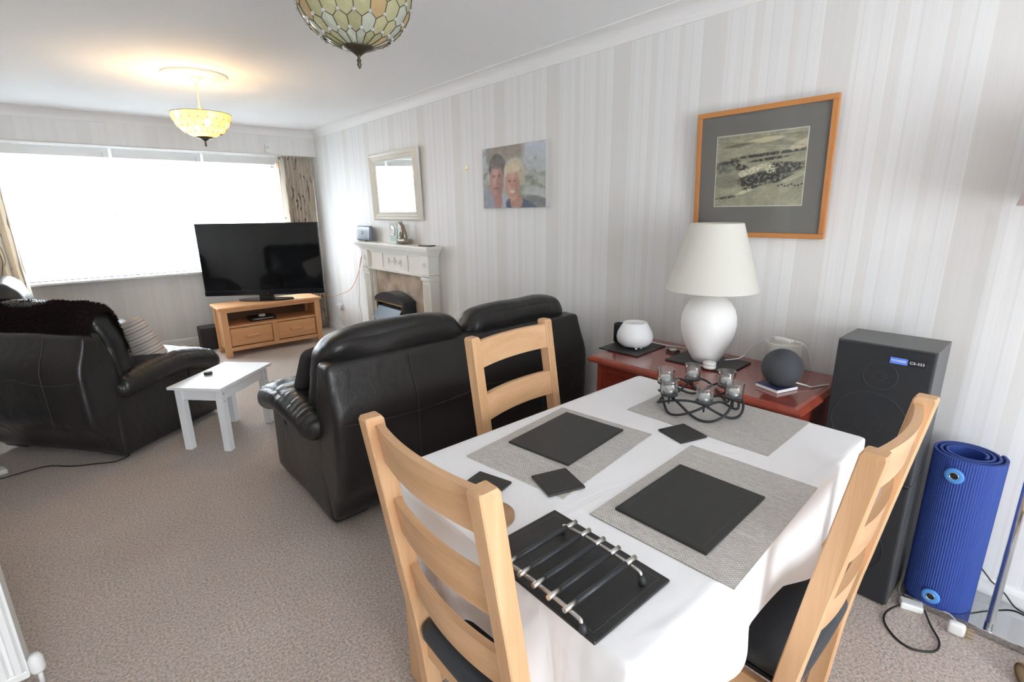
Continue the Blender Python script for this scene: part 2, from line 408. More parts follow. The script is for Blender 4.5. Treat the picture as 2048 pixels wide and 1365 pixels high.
b.box(((XL-T+DX0)/2, YB-T/2, H/2), (DX0-XL+T, T, H)); b.box(((XR+T+DX1)/2, YB-T/2, H/2), (XR+T-DX1, T, H)); b.box(((DX0+DX1)/2, YB-T/2, (DZ+H)/2), (DX1-DX0, T, H-DZ))
struct(b.build('wall_back', wp_x))
# short wall carrying the radiator
struct(box1('wall_partition', ((XL-.385)/2, 2.15, H/2), (-.385-XL, .1, H), wp_x))

# skirting boards
def skirt(name, p0, p1, nrm):
    p0, p1, nn = Vector((*p0, 0)), Vector((*p1, 0)), Vector((*nrm, 0)); L = (p1-p0).length; t = (p1-p0).normalized()
    M = Matrix(((t.x, nn.x, 0, p0.x), (t.y, nn.y, 0, p0.y), (0, 0, 1, 0), (0, 0, 0, 1)))
    M = M @ Matrix(((0, 0, 1, 0), (1, 0, 0, 0), (0, 1, 0, 0), (0, 0, 0, 1)))   # profile (out, up) -> y, z ; length -> x
    return struct(MB().prism([(0, 0), (.016, 0), (.016, .065), (.012, .08), (.006, .088), (0, .09)], 0, L, M).build(name, white_paint))
skirt('baseboard_right', (XR, YB), (XR, 3.87), (-1, 0)); skirt('baseboard_corner', (XR, 5.09), (XR, YF), (-1, 0))
skirt('baseboard_front', (XL, YF), (XR, YF), (0, -1)); skirt('baseboard_left', (XL, 2.2), (XL, YF), (1, 0))
# coving
def coving(name, p0, p1, nrm, z=H, dr=.085):
    p0, p1, nn = Vector((*p0, 0)), Vector((*p1, 0)), Vector((*nrm, 0)); L = (p1-p0).length; t = (p1-p0).normalized()
    M = Matrix(((t.x, nn.x, 0, p0.x), (t.y, nn.y, 0, p0.y), (0, 0, 1, z), (0, 0, 0, 1))) @ Matrix(((0, 0, 1, 0), (1, 0, 0, 0), (0, 1, 0, 0), (0, 0, 0, 1)))
    prof = [(0, 0), (dr, 0), (dr, -.006)] + [(dr-.004-(dr-.012)*math.sin(a), -dr+.004+(dr-.012)*math.cos(a)) for a in [PI/2*k/8 for k in range(1, 8)]] + [(.006, -dr), (0, -dr)]
    mb = MB().prism(prof, 0, L, M); return struct(mb.build(name, mat('coving_white', (.82, .81, .80), .6)))
coving('trim_1', (XR, YB), (XR, 6.45), (-1, 0)); coving('trim_2', (XL, 6.45), (XR, 6.45), (0, -1)); coving('trim_3', (XL, YB), (XL, 6.45), (1, 0))
# pelmet box across the window wall
b = MB(); b.box(((XL+XR)/2, 6.465, (2.165+H)/2), (XR-XL, .03, H-2.165)); struct(b.build('trim_4', wp_x))
b = MB(); b.box(((XL+XR)/2, 6.463, 2.160), (XR-XL, .036, .012), .003); struct(b.build('trim_5', mat('pelmet_edge', (.62, .59, .56), .5)))

# front window
w = empty('window_1', ((WX0+WX1)/2, YF+.17, WZ0)); struct(w); w['label'] = 'wide white framed picture window behind white blinds'
W0 = WX1-WX0; WH = WZ1-WZ0
def bars(name, cx, cz, wd, hg, t=.055, dp=.06, y=0., parent=None, mt=upvc):
    b = MB(); b.box((cx-wd/2+t/2, y, cz), (t, dp, hg), .006); b.box((cx+wd/2-t/2, y, cz), (t, dp, hg), .006)
    b.box((cx, y, cz-hg/2+t/2), (wd, dp, t), .006); b.box((cx, y, cz+hg/2-t/2), (wd, dp, t), .006); return b.build(name, mt, parent)
bars('window_frame', 0, WH/2, W0, WH, parent=w)
for x in (-.36, .46): box1('mullion', (x, 0, WH/2), (.06, .06, WH-.1), upvc, w, .005)
for x0, x1 in ((-W0/2+.05, -.39), (-.33, .43), (.49, W0/2-.05)): box1('pane', ((x0+x1)/2, .01, WH/2), (x1-x0, .006, WH-.1), GL, w)
box1('window_sill', (0, -.20, -.012), (W0+.06, .26, .024), white_paint, w, .006)
# venetian blinds
def blind(x0, x1, label):
    cx = (x0+x1)/2; wd = x1-x0-.012
    o = empty('venetian_blind', (cx, 6.80, 2.165), 0, label, 'blind', 'white venetian blinds at the front window')
    box1('headrail', (0, 0, -.045), (wd, .05, .09), white_plastic, o, .004)
    b = MB(); z = -.105; k = 0
    slat_m = mat('white_slat', (.84, .87, .88), .4)
    while z > -1.235:
        b.box((0, 0, z), (wd, .024, .0012), 0, (math.radians(38), 0, 0)); z -= .0235
    b.build('slats', slat_m, o)
    b = MB()
    for x in (-wd*.36, 0, wd*.36):
        for y in (-.012, .012): b.box((x, y, -.67), (.0015, .0015, 1.18))
    b.build('ladder_cords', white_plastic, o)
    box1('bottom_rail', (0, 0, -1.262), (wd, .026, .012), white_plastic, o, .003)
    b = MB().tube([(wd/2-.05, -.03, -.04), (wd/2-.05, -.032, -.75)], .004, 6); b.build('wand', white_plastic, o)
blind(-.40, .47, 'left white venetian blind, beside the left patterned curtain'); blind(.48, 1.29, 'middle white venetian blind of the front window'); blind(1.30, 2.082, 'right white venetian blind, partly behind the television')

# curtains
cm = curtain_mat()
def curtain(x0, x1, y, label, folds, amp, seed, taper=1.):
    o = empty('curtain', ((x0+x1)/2, y, .02), 0, label, 'curtain', 'beige curtains with brown trailing leaves')
    bm = bmesh.new(); uv = bm.loops.layers.uv.new('UVMap'); n = folds*14; R = 26; wd = x1-x0; rows = []
    for j in range(R+1):
        t = j/R; z = 2.16*(1-t) ; row = []
        for i in range(n+1):
            u = i/n; a = amp*(.75+.5*t)*(1+.3*math.sin(seed+5*u)); ph = u*folds*2*PI + .5*math.sin(3*t+u*7+seed)
            x = (u-.5)*wd*(1+(taper-1)*t) + .012*math.sin(2*ph)+ .01*math.sin(4*t+seed)
            row.append(bm.verts.new((x, a*math.sin(ph), z)))
        rows.append(row)
    for j in range(R):
        for i in range(n):
            f = bm.faces.new((rows[j][i], rows[j][i+1], rows[j+1][i+1], rows[j+1][i])); f.smooth = True
            for lp, (a, c) in zip(f.loops, ((i, j), (i+1, j), (i+1, j+1), (i, j+1))): lp[uv].uv = (a/n*wd*3.0, 2.16*(1-c/R))
    me = bpy.data.meshes.new('drape'); bm.to_mesh(me); bm.free(); me.materials.append(cm)
    d = bpy.data.objects.new('drape', me); C.objects.link(d); d.parent = o
    sm = d.modifiers.new('t', 'SOLIDIFY'); sm.thickness = .004
    box1('heading_tape', (0, 0, 2.15), (wd, .02, .05), mat('curtain_tape', (.6, .54, .46), .8), o)
    return o
curtain(2.07, 2.435, 6.60, 'right beige curtain with brown leaf trails beside the television', 9, .045, 1.)
curtain(-.735, -.36, 6.60, 'left beige curtain with brown leaf trails behind the far recliner', 5, .04, 4.)
box1('curtain_side_board', (2.095, 6.74, 1.5), (.02, .09, 1.2), hon(2)); o = bpy.data.objects['curtain_side_board']; tag(o, 'narrow orange wooden board between blind and right curtain', 'board')

# sensor, hook, socket
o = MB().box((1.908, 6.438, 2.224), (.05, .022, .095), .006).build('motion_sensor', white_plastic); tag(o, 'small white alarm sensor on the window pelmet', 'sensor')
MB().box((1.908, 6.4255, 2.235), (.034, .004, .03), .001).build('lens', mat('sensor_lens', (.6, .62, .64), .3), o)
b = MB(); b.box((XR-.003, 3.339, 1.825), (.005, .014, .03), .002); b.tube(spline([(XR-.005, 3.339, 1.815), (XR-.018, 3.339, 1.805), (XR-.02, 3.339, 1.822)]), .002)
tag(b.build('picture_hook', brass), 'tiny brass picture hook left on the striped wall', 'hook')
o = MB().box((XR-.006, 6.14, .35), (.01, .146, .086), .003).build('wall_socket', white_plastic); tag(o, 'white double wall socket low by the right curtain', 'socket')
for yy in (6.11, 6.175): MB().box((XR-.032, yy, .345), (.04, .045, .05), .008).build('plug', white_plastic, o)

# unseen glazed doors, added behind the camera to bring in daylight
d = empty('added_door_1', ((DX0+DX1)/2, YB-.05, 0)); struct(d); d['label'] = 'unseen white framed glazed doors added behind the camera for daylight'
bars('door_frame', 0, DZ/2, DX1-DX0, DZ, .06, .08, 0, d)
box1('meeting_stile', (0, 0, DZ/2), (.09, .07, DZ-.12), upvc, d, .005)
for s in (-1, 1): box1('pane', (s*(DX1-DX0)/4, .0, DZ/2), ((DX1-DX0)/2-.1, .008, DZ-.12), GL, d)

# radiator
rd = empty('radiator', (-.66, 2.045, .05), 0, 'white ribbed panel radiator at the lower left edge', 'radiator')
b = MB(); wdt, hh = .63, .58
prof = []
nf = 18
for i in range(nf):
    x = -wdt/2+wdt*i/nf; s_ = wdt/nf
    prof += [(x, -.022), (x+s_*.18, -.034), (x+s_*.60, -.034), (x+s_*.78, -.022)]
prof += [(wdt/2, -.022), (wdt/2, -.010), (-wdt/2, -.010)]
prof = [(x, y) for x, y in prof]
b.prism(prof, .03, hh-.03); b.box((0, -.02, .015), (wdt, .02, .03), .006); b.box((0, -.02, hh-.015), (wdt, .02, .03), .006)
rp = b.build('front_panel', white_paint, rd); 
box1('rear_panel', (0, .03, hh/2), (wdt, .014, hh), white_paint, rd, .004)
for s in (-1, 1): box1('end_cover', (s*(wdt/2-.002), .004, hh/2), (.006, .07, hh-.02), white_paint, rd, .002)
box1('top_grille', (0, .004, hh-.004), (wdt-.02, .06, .008), white_paint, rd, .002)
b = MB().lathe([(.0, 0), (.016, 0), (.02, .01), (.02, .05), (.013, .066), (0, .07)], (wdt/2+.02, -.02, .005), 20)
b.tube([(wdt/2-.01, -.01, .012), (wdt/2+.022, -.012, .012)], .008); b.tube([(wdt/2+.02, -.012, .01), (wdt/2+.02, -.012, -.049)], .0075)
b.build('valve', white_plastic, rd)

# ------------------------------------------------------------------ ceiling pendants
def hexbowl(root, R=.188, hgt=.155, lit=False):
    N = 20; rows = 4
    def bowl(u, v, off=0.):          # v 0 bottom .. 1 rim
        a = .26 + v*(PI/2-.26); r = (R+off)*math.sin(a)**1.0; z = -(hgt+off)*math.cos(a)/math.cos(.26)
        th = 2*PI*u/N; return Vector((r*math.cos(th), r*math.sin(th), z))
    vs_ = [0, .26, .50, .75, 1.0]     # boundaries (approx) of rows
    pan = MB(); lead = MB(); jp = []; cols = []
    # hexagonal cells: rows overlap through pointed tops
    for k in range(rows):
        v0, v1 = vs_[k], vs_[k+1]; d_ = .042
        for i in range(N):
            u = i + .5*(k % 2)
            top = v1 if k == rows-1 else v1+d_; mid1 = v1 if k == rows-1 else v1-d_
            bot = v0 if k == 0 else v0-d_; mid0 = v0 if k == 0 else v0+d_
            poly = [(u-.5, mid0), (u, bot), (u+.5, mid0), (u+.5, mid1), (u, top), (u-.5, mid1)]
            cen = bowl(u, (v0+v1)/2, .003); cv = pan.bm.verts.new(cen)
            vv = [pan.bm.verts.new(bowl(a, q)) for a, q in poly]
            for j in range(6):
                f = pan.bm.faces.new((vv[j], vv[(j+1) % 6], cv)); f.smooth = False
            rr = random.random(); base = (.62, .60, .37) if rr < .6 else ((.68, .50, .27) if rr < .8 else (.68, .72, .62))
            if lit: base = (.80, .58, .20) if rr < .7 else (.84, .66, .34)  # bulb's amber glow put into the lit bowl's glass colours
            kk = random.uniform(.85, 1.1); cols += [tuple(x*kk for x in base)]*6
            lead.tube([bowl(u-.5, mid0, .001), bowl(u-.5, (mid0+mid1)/2, .001), bowl(u-.5, mid1, .001)], .0012, 5)
            if k < rows-1:
                lead.tube([bowl(u-.5, mid1, .001), bowl(u, top, .001), bowl(u+.5, mid1, .001)], .0012, 5)
            if k < rows-1 and k > 0 or k == 0:
                if k < rows-1:
                    jp.append(bowl(u, top, .002))
    lead.tube([bowl(i*N/48, 1.0, .001) for i in range(48)], .0022, 6, True); lead.tube([bowl(i*N/24, 0, .001) for i in range(24)], .002, 6, True)
    g = pan.build('glass_panels', vcol_mat('opal_stained_glass', .2, coat=.3, trans=.55), root)
    it = iter(cols); me = g.data; at = me.color_attributes.new('paint', 'FLOAT_COLOR', 'CORNER')
    for p in me.polygons:
        c = cols[p.index]
        for li in p.loop_indices: at.data[li].color = (*c, 1)
    lead.build('lead_lines', mat('lead_came', (.05, .045, .035), .45, .6), root)
    j = MB().lathe([(0, .0055), (.0045, .0045), (.0068, 0), (.0045, -.0045), (0, -.0055)], (0, 0, 0), 12).build('glass_jewel', mat('jewel_glass', (.78, .75, .76), .1, coat=.5), root)
    j.location = jp[0]
    for p_ in jp[1:]:
        j2 = j.copy(); C.objects.link(j2); j2.parent = root; j2.location = p_
    n, l, bb = nodes(MATS['jewel_glass']); t = n.new('ShaderNodeBsdfTranslucent'); ms = n.new('ShaderNodeMixShader'); ms.inputs[0].default_value = .6
    if not n['Material Output'].inputs[0].links[0].from_node == ms:
        l.new(bb.outputs[0], ms.inputs[1]); l.new(t.outputs[0], ms.inputs[2]); l.new(ms.outputs[0], n['Material Output'].inputs[0])
def pendant(x, y, label, lit):
    rim = 2.195
    root = empty('pendant_light', (x, y, rim), 0, label, 'ceiling light', 'stained glass bowl pendants')
    hexbowl(root, lit=lit)
    cz = -.152
    b = MB().lathe([(.054, cz+.004), (.05, cz-.008), (.03, cz-.014), (.012, cz-.026), (.005, cz-.032), (.005, cz-.038), (.008, cz-.042), (.0055, cz-.05), (.008, cz-.056), (.0035, cz-.066), (0, cz-.07)], (0, 0, 0), 24)
    b.build('finial', mat('antique_bronze', (.10, .085, .06), .4, .8, bump=.4, bscale=300), root)
    gap = H-rim
    b = MB().tube([(0, 0, cz), (0, 0, gap-.03)], .005, 10); b.lathe([(.02, -.01), (.016, .03), (.006, .045), (.005, .05)], (0, 0, 0), 16)
    b.build('stem', mat('cream_metal', (.75, .68, .55), .4), root)
    MB().lathe([(.034, 0), (.034, -.022), (.024, -.034), (0, -.036)], (0, 0, gap-.008), 24).build('ceiling_cup', cream, root)
    # three lamp arms holding the bowl rim
    b = MB()
    for k in range(3):
        a = 2*PI*k/3+.5; b.tube([(.004*math.cos(a), .004*math.sin(a), .01), (.186*math.cos(a), .186*math.sin(a), -.002)], .002, 6)
    b.build('rim_arms', mat('antique_bronze', (.10, .085, .06)), root)
    bm_ = mat('lit_bulb', (1, .9, .7), .5, emit=(1, .72, .36), estr=8) if lit else mat('unlit_bulb', (.85, .85, .82), .3)
    MB().lathe([(0, .03), (.015, .025), (.024, .005), (.026, -.012), (.018, -.032), (0, -.04)], (.03, 0, -.05), 16).build('bulb', bm_, root)
    if lit:
        l = bpy.data.lights.new('bulb_glow', 'POINT'); l.energy = 7; l.color = (1, .70, .38); l.shadow_soft_size = .03
        o = bpy.data.objects.new('bulb_glow', l); C.objects.link(o); o.location = (-.035, 0, -.045); o.parent = root
    # ceiling rose
    b = MB().lathe([(.205, 0), (.205, -.006), (.198, -.013), (.188, -.014), (.180, -.007), (.15, -.006), (.142, -.012), (.132, -.012), (.125, -.006), (.07, -.006), (.062, -.014), (0, -.014)], (x, y, H), 56, cap=True)
    r_ = b.build('ceiling_rose', mat('rose_plaster', (.80, .79, .77), .7)); return root, r_
p, r_ = pendant(.875, 4.37, 'lit amber stained glass bowl pendant near the front window', True)
tag(r_, 'round moulded ceiling rose glowing above the lit pendant', 'ceiling rose', 'plaster ceiling roses')
p, r_ = pendant(.855, 1.76, 'unlit green cream stained glass bowl pendant cut by the top edge', False)
tag(r_, 'round moulded ceiling rose above the unlit nearer pendant, out of frame', 'ceiling rose', 'plaster ceiling roses')

# ------------------------------------------------------------------ sofa and recliners
stitch = mat('leather_seam', (.05, .045, .042), .5)
def pw(z, tb):
    if z <= tb[0][0]: return tb[0][1]
    for (a, b), (c, d_) in zip(tb, tb[1:]):
        if z <= c: t = (z-a)/(c-a); t = t*t*(3-2*t); return b+(d_-b)*t
    return tb[-1][1]
def couch(name, W, seats, loc, rz, label, cat, aw=.20, top=.86, ctop=.965, D=.84, padz=0.):
    root = empty(name, loc, rz, label, cat)
    # base body
    b = MB(); soft(b, (0, D/2+.02, .23), (W-2*aw+.05, D-.08, .38), .03, 8); b.build('base', LEA, root)
    for s in (-1, 1):
        xc = s*(W/2-aw/2)
        b = MB(); soft(b, (xc, D/2, .265), (aw, D, .47), .035, 12, nz=.008, nsc=3, seed=s*3+loc[0])
        arm = b.build('arm', LEA, root)
        b = MB()
        def wa(q, s=s):
            t = (q.y-.05)/(D)
            z = q.z + padz*(1+.9*max(0, .5-t)) - .12*max(0, t-.50)**1.5*2.0 + .03*math.sin(PI*min(1, max(0, t)))
            # cross pleats of the soft top
            z += (.0048*math.sin(q.y*150+2.6*math.sin(q.x*14+q.y*7))+.005*noise.noise(Vector((q.x*9, q.y*40, 1))))*max(0, min(1, (q.z-.50)/.05))
            return (q.x, q.y, z)
        soft(b, (xc+s*(.034 if s < 0 else .012), D*.525, .527), (aw+.08, D*.95, .15), .07, 64, wa, puff=.012)
        b.build('arm_pad', LEA, arm)
    sw = (W-2*aw)/seats
    for k in range(seats):
        xc = -W/2+aw+sw*(k+.5)
        b = MB(); soft(b, (xc, .55, .44), (sw-.01, .62, .17), .06, 14, puff=.02, nz=.008, nsc=5, seed=k); b.build('seat_cushion', LEA, root)
        b = MB(); soft(b, (xc, .885, .25), (sw-.02, .10, .36), .04, 10, puff=.012); b.build('footrest', LEA, root)
    # outer back shell
    rear = [(.03, .0), (.12, -.04), (.32, -.155), (.6, -.16), (top, -.09)]; front = [(.03, .10), (.35, .12), (.6, .09), (top, .03)]
    lo = .05; cz = (top+lo)/2
    def wb(q):
        t = (q.y+.1)/.2; y = pw(q.z, rear)*(1-t)+pw(q.z, front)*t
        fl = 1+.012*math.sin((q.z-.05)*4)
        return (q.x*fl, y, q.z)
    b = MB(); soft(b, (0, 0, cz), (W-.02, .2, top-lo), .035, 26, wb, nz=.006, nsc=3.5, seed=loc[1]); shell = b.build('back_shell', LEA, root)
    b = MB(); hw = W/2-.03
    def srf(x, z, off=.004): return (x*(1+.012*math.sin((z-.05)*4)), pw(z, rear)-off, z)
    ln = [srf(-hw+2*hw*i/40, top-.26-.03*abs(math.sin(PI*i/40*2)) ) for i in range(41)]; b.tube(ln, .0018, 5)
    for fx in ((-.25, .25) if seats > 1 else (-.22, .22)):
        b.tube([srf(fx*W, top-.02-(top-.2)*i/24) for i in range(24)], .0018, 5)
    b.build('stitching', stitch, shell)
    # puffed cushions over the top of the back
    cw = (W-.06)/seats
    for k in range(seats):
        xc = -W/2+.03+cw*(k+.5)
        def wc(q, xc=xc):
            t = (q.z-.46)/(ctop-.46); y = q.y - .10*max(0, t)**1.3 + .04
            y += -.035*max(0, t-.8)*5*0
            z = q.z - .018*math.cos((q.x-xc)/cw*PI*2)*0 - .03*((abs(q.x-xc)/(cw/2))**4)*max(0, t)
            return (q.x, y, z)
        b = MB(); soft(b, (xc, .13, (ctop+.46)/2), (cw-.012, .21, ctop-.46), .085, 24, wc, puff=.02, nz=.016, nsc=5, seed=k*7+loc[0], stretch=(1, 1, 1.8))
        bc = b.build('back_cushion', LEA, root)
        b = MB()
        # piping seam over the top of the roll
        def top_pt(y): return None
        z0 = ctop-.02
    # reclining lever on the outer side
    for s in (-1, 1): box1('recline_handle', (s*(W/2+.003), .62, .40), (.008, .10, .045), black_plastic, root, .003)
    return root
couch('sofa', 1.66, 2, (1.55, 2.16, 0), 0, 'dark brown two-seat leather sofa, its back to the dining table', 'sofa')
ca = math.atan2(.618, .786)-PI/2
arm_o = Vector((.03, 3.74, 0)) + .49*Vector((-.618, .786, 0))
couch('armchair', .98, 1, tuple(arm_o), ca, 'dark leather recliner seen from behind, with fluffy throw', 'armchair', aw=.22, top=.84, ctop=.985, D=.86, padz=-.045)
couch('armchair', .84, 1, (-.56, 5.93, 0), -PI/2, 'second dark leather recliner against the left wall by the window', 'armchair', aw=.17, top=.84, ctop=1.0, D=.77)
for o in bpy.data.objects:
    if o.name.startswith('armchair') and o.parent is None: o['group'] = 'dark leather recliners'

# striped cushion on the armchair
R_a = Matrix.Translation(arm_o) @ Matrix.Rotation(ca, 4, 'Z')
cu = MB()
def wcu(q):
    e = (abs(q.x)/.2)**2*(abs(q.z)/.2)**2
    return (q.x*(1-.05*(1-(q.z/.2)**2)), q.y*(1-.55*max((abs(q.x)/.2)**3, (abs(q.z)/.2)**3)), q.z*(1-.05*(1-(q.x/.2)**2)))
soft(cu, (0, 0, 0), (.37, .14, .37), .06, 14, wcu)
o = cu.build('striped_cushion', stripe_mat()); tag(o, 'brown and cream striped cushion on the front recliner', 'cushion')
o.matrix_world = R_a @ Matrix.Translation((.262, .43, .635)) @ Matrix.Rotation(.25, 4, 'X') @ Matrix.Rotation(-.32, 4, 'Y')
# fluffy throw over the recliner back
b = MB(); rnd = random.Random(3)
sec = [(-.045, .815), (-.055, .88), (-.03, .95), (.02, .995), (.08, 1.0), (.14, .97), (.175, .90), (.195, .80), (.215, .70)]
sec = [(p[0], p[1]) for p in spline([(y, z, 0) for y, z in sec], 4)]
NX = 44; grid = []
for i in range(NX+1):
    x = -.49+.97*i/NX; row = []
    drop = .05*noise.noise(Vector((x*3, 2, 0)))
    for j, (y, z) in enumerate(sec):
        e = max(0, abs(x+.005)/.485-.86)/.14
        row.append(b.bm.verts.new((x, y*(1-.2*e)+.015*e, z+.012*noise.noise(Vector((x*9, j*.3, 1)))-.055*e*e+(drop if j < 5 else 0))))
    grid.append(row)
for i in range(NX):
    for j in range(len(sec)-1):
        b.bm.faces.new((grid[i][j], grid[i+1][j], grid[i+1][j+1], grid[i][j+1]))
bmesh.ops.recalc_face_normals(b.bm, faces=b.bm.faces)
pts = [(v.co.copy(), v.normal.copy()) for v in b.bm.verts]
cen = Vector((0, .07, .85))
fac = [(f.calc_center_median(), f.normal.copy(), [v.co.copy() for v in f.verts]) for f in b.bm.faces]
for c_, n_, vv in fac:
    for _ in range(9):
        s_, t_ = rnd.random(), rnd.random(); p_ = (vv[0]*(1-s_)+vv[1]*s_)*(1-t_)+(vv[3]*(1-s_)+vv[2]*s_)*t_
        nn = n_ if n_.dot(Vector((0, p_.y-cen.y, p_.z-cen.z))) > 0 else -n_
        dr_ = (nn*.6+Vector((rnd.uniform(-1, 1), rnd.uniform(-1, 1), rnd.uniform(-1.3, .5)))*.6).normalized()
        q_ = p_+dr_*rnd.uniform(.010, .021); sd = dr_.cross(Vector((rnd.random(), rnd.random(), rnd.random()))).normalized()*.0028
        sd2 = dr_.cross(sd).normalized()*.0028
        a1, a2, a3, a4 = [b.bm.verts.new(w_) for w_ in (p_+sd, p_-sd*.5+sd2, p_-sd*.5-sd2, q_)]
        b.bm.faces.new((a1, a2, a4)); b.bm.faces.new((a2, a3, a4)); b.bm.faces.new((a3, a1, a4))
o = b.build('fluffy_throw', mat('brown_shag', (.016, .009, .008), .95, spec=.1)); o.matrix_world = R_a
tag(o, 'dark brown shaggy throw over the back of the front recliner', 'throw')
# dark cushion lying on the sofa arm
b = MB(); soft(b, (0, 0, 0), (.34, .10, .26), .045, 12, lambda q: (q.x, q.y*(1-.5*(abs(q.x)/.17)**3), q.z), nz=.01)
o = b.build('small_cushion', mat('charcoal_cloth', (.035, .03, .03), .8)); o.matrix_world = Matrix.Translation((.90, 2.52, .73)) @ Matrix.Rotation(.25, 4, 'Z') @ Matrix.Rotation(.5, 4, 'X')
tag(o, 'small dark cushion leaning on the left sofa arm', 'cushion')

# ------------------------------------------------------------------ white side table with puck
ct = empty('side_table', (.628, 3.74, 0), math.atan2(3.66-3.35+.0, .911-.576)-0, 'white wooden side table beside the front recliner', 'side table')
Lx, Ly, ch = .46, .345, .445
ct.rotation_euler = (0, 0, math.atan2(.312, .340))
MWHITE = mat('white_furniture', (.80, .81, .83), .3)
box1('tabletop', (0, 0, ch-.009), (Lx+.10, Ly+.02, .018), MWHITE, ct, .002)
for sx in (-1, 1):
    for sy in (-1, 1):
        lg = box1('leg', (sx*(Lx/2+.01-.015), sy*(Ly/2-.035), (ch-.018)/2), (.046, .046, ch-.018), MWHITE, ct, .002)
        if sx < 0 or sy < 0:
            bb = MB()
            for dz in (.035, .085):
                bb.lathe([(0, .001), (.0035, .001), (.0035, -.001), (0, -.001)], (sx*(Lx/2-.005), sy*(Ly/2-.035)-.0235, ch-.018-dz), 10, Matrix.Rotation(PI/2, 4, 'X'))
            bb.build('bolt', iron, lg)
for sy in (-1, 1): box1('apron', (0, sy*(Ly/2-.035), ch-.018-.04), (Lx-.04, .018, .08), MWHITE, ct)
for sx in (-1, 1): box1('apron', (sx*(Lx/2-.005), 0, ch-.018-.04), (.018, Ly-.11, .08), MWHITE, ct)
o = MB().lathe([(0, 0), (.024, 0), (.027, .004), (.027, .014), (.022, .019), (0, .02)], (0, 0, 0), 24).build('smart_puck', mat('dark_grey_plastic', (.03, .032, .035), .35)); o.location = (.555, 3.80, ch)
tag(o, 'small dark round puck on the white side table', 'gadget')

# ------------------------------------------------------------------ tv stand and tv
SX0, SX1, SY0, SY1, SZ = 1.04, 2.12, 5.86, 6.27, .545
cx, cy = (SX0+SX1)/2, (SY0+SY1)/2
st = empty('tv_stand', (cx, cy, 0), 0, 'honey oak television stand with open shelf and two drawers', 'tv stand')
w_, d_ = SX1-SX0, SY1-SY0
box1('top', (0, 0, SZ-.014), (w_, d_, .028), hon(0), st, .006)
for sx in (-1, 1):
    for sy in (-1, 1): box1('leg', (sx*(w_/2-.05), sy*(d_/2-.045), (SZ-.028)/2), (.062, .055, SZ-.028), hon(2), st, .003)
    box1('side_panel', (sx*(w_/2-.048), 0, .30), (.018, d_-.13, .45), hon(2), st)
yf = -d_/2+.045
box1('back_panel', (0, d_/2-.03, .30), (w_-.12, .012, .43), mat('dark_oak_back', (.14, .075, .035), .6), st)
box1('top_rail', (0, yf, SZ-.028-.016), (w_-.16, .03, .032), hon(0), st)
box1('shelf', (0, 0, .325), (w_-.10, d_-.08, .022), hon(0), st)
box1('bottom_rail', (0, yf, .085), (w_-.16, .035, .04), hon(0), st); box1('base_board', (0, .0, .09), (w_-.12, d_-.10, .016), hon(0), st)
box1('centre_stile', (0, yf, .21), (.05, .035, .21), hon(2), st)
for sx in (-1, 1):
    dw = (w_-.162-.05)/2-.010
    dr = box1('drawer', (sx*(.025+.003+dw/2), yf+.01, .210), (dw, .03, .190), hon(0), st, .002)
    hb = MB().box((sx*(.028+dw/2), yf-.030, .215), (.14, .016, .022), .006); hb.box((sx*(.028+dw/2)-.05, yf-.014, .215), (.014, .026, .014)); hb.box((sx*(.028+dw/2)+.05, yf-.014, .215), (.014, .026, .014))
    hb.build('handle', hon(0), dr)
o = box1('media_box', (1.50, 6.08, .336+.02), (.26, .2, .04), black_plastic, None, .004); tag(o, 'flat black media box on the open shelf of the oak stand', 'media box')
box1('chrome_strip', (1.50, 5.978, .36), (.20, .004, .008), steel, o)
o = MB().lathe([(.034, 0), (.036, .01), (.036, .02), (.03, .024), (0, .024)], (1.50, 6.05, .376), 24).build('white_disc', white_plastic); tag(o, 'small white round device on the black media box', 'gadget')

ta = math.atan2(-.75, 1.08)
tv = empty('television', (1.585, 6.10, SZ+.001), ta, 'large flat black television standing on the oak stand', 'television')
TWd, TH, z0 = 1.30, .80, .055
box1('housing', (0, .028, z0+TH/2), (TWd, .045, TH), black_plastic, tv, .006)
box1('screen', (0, .0035, z0+.06+(TH-.075)/2), (TWd-.02, .006, TH-.075), mat('tv_glass', (.006, .007, .008), .06, spec=.55), tv, .001)
box1('lower_bar', (0, .002, z0+.03), (TWd, .012, .055), mat('tv_bar', (.010, .012, .018), .22), tv, .004)
b = MB().box((0, .03, .035), (.16, .04, .07), .006); b.build('neck', black_plastic, tv)
b = MB(); 
poly = [(.30*math.cos(a), .12*math.sin(a)+.01) for a in [2*PI*i/48 for i in range(48)]]
b.prism(poly, 0, .012); b.build('foot', mat('gloss_black', (.008, .008, .009), .08), tv)
MB().lathe([(0, .0015), (.003, .001), (.003, -.001), (0, -.001)], (.03, -.0045, z0+.016), 10, Matrix.Rotation(PI/2, 4, 'X')).build('standby_light', mat('red_led', (.4, .01, .01), .4, emit=(1, .02, .02), estr=1.5), tv)
o = MB().box((0, 0, .13), (.20, .20, .26), .012).build('waste_bin', mat('bin_black', (.014, .014, .016), .5)); o.location = (1.03, 6.50, .0); tag(o, 'black box standing on the carpet left of the oak stand', 'bin')

# ------------------------------------------------------------------ fireplace
fp = empty('fireplace', (XR-.002, 4.485, 0), 0, 'cream fire surround with mantel shelf and marble back panel', 'fireplace')
fx = -.002
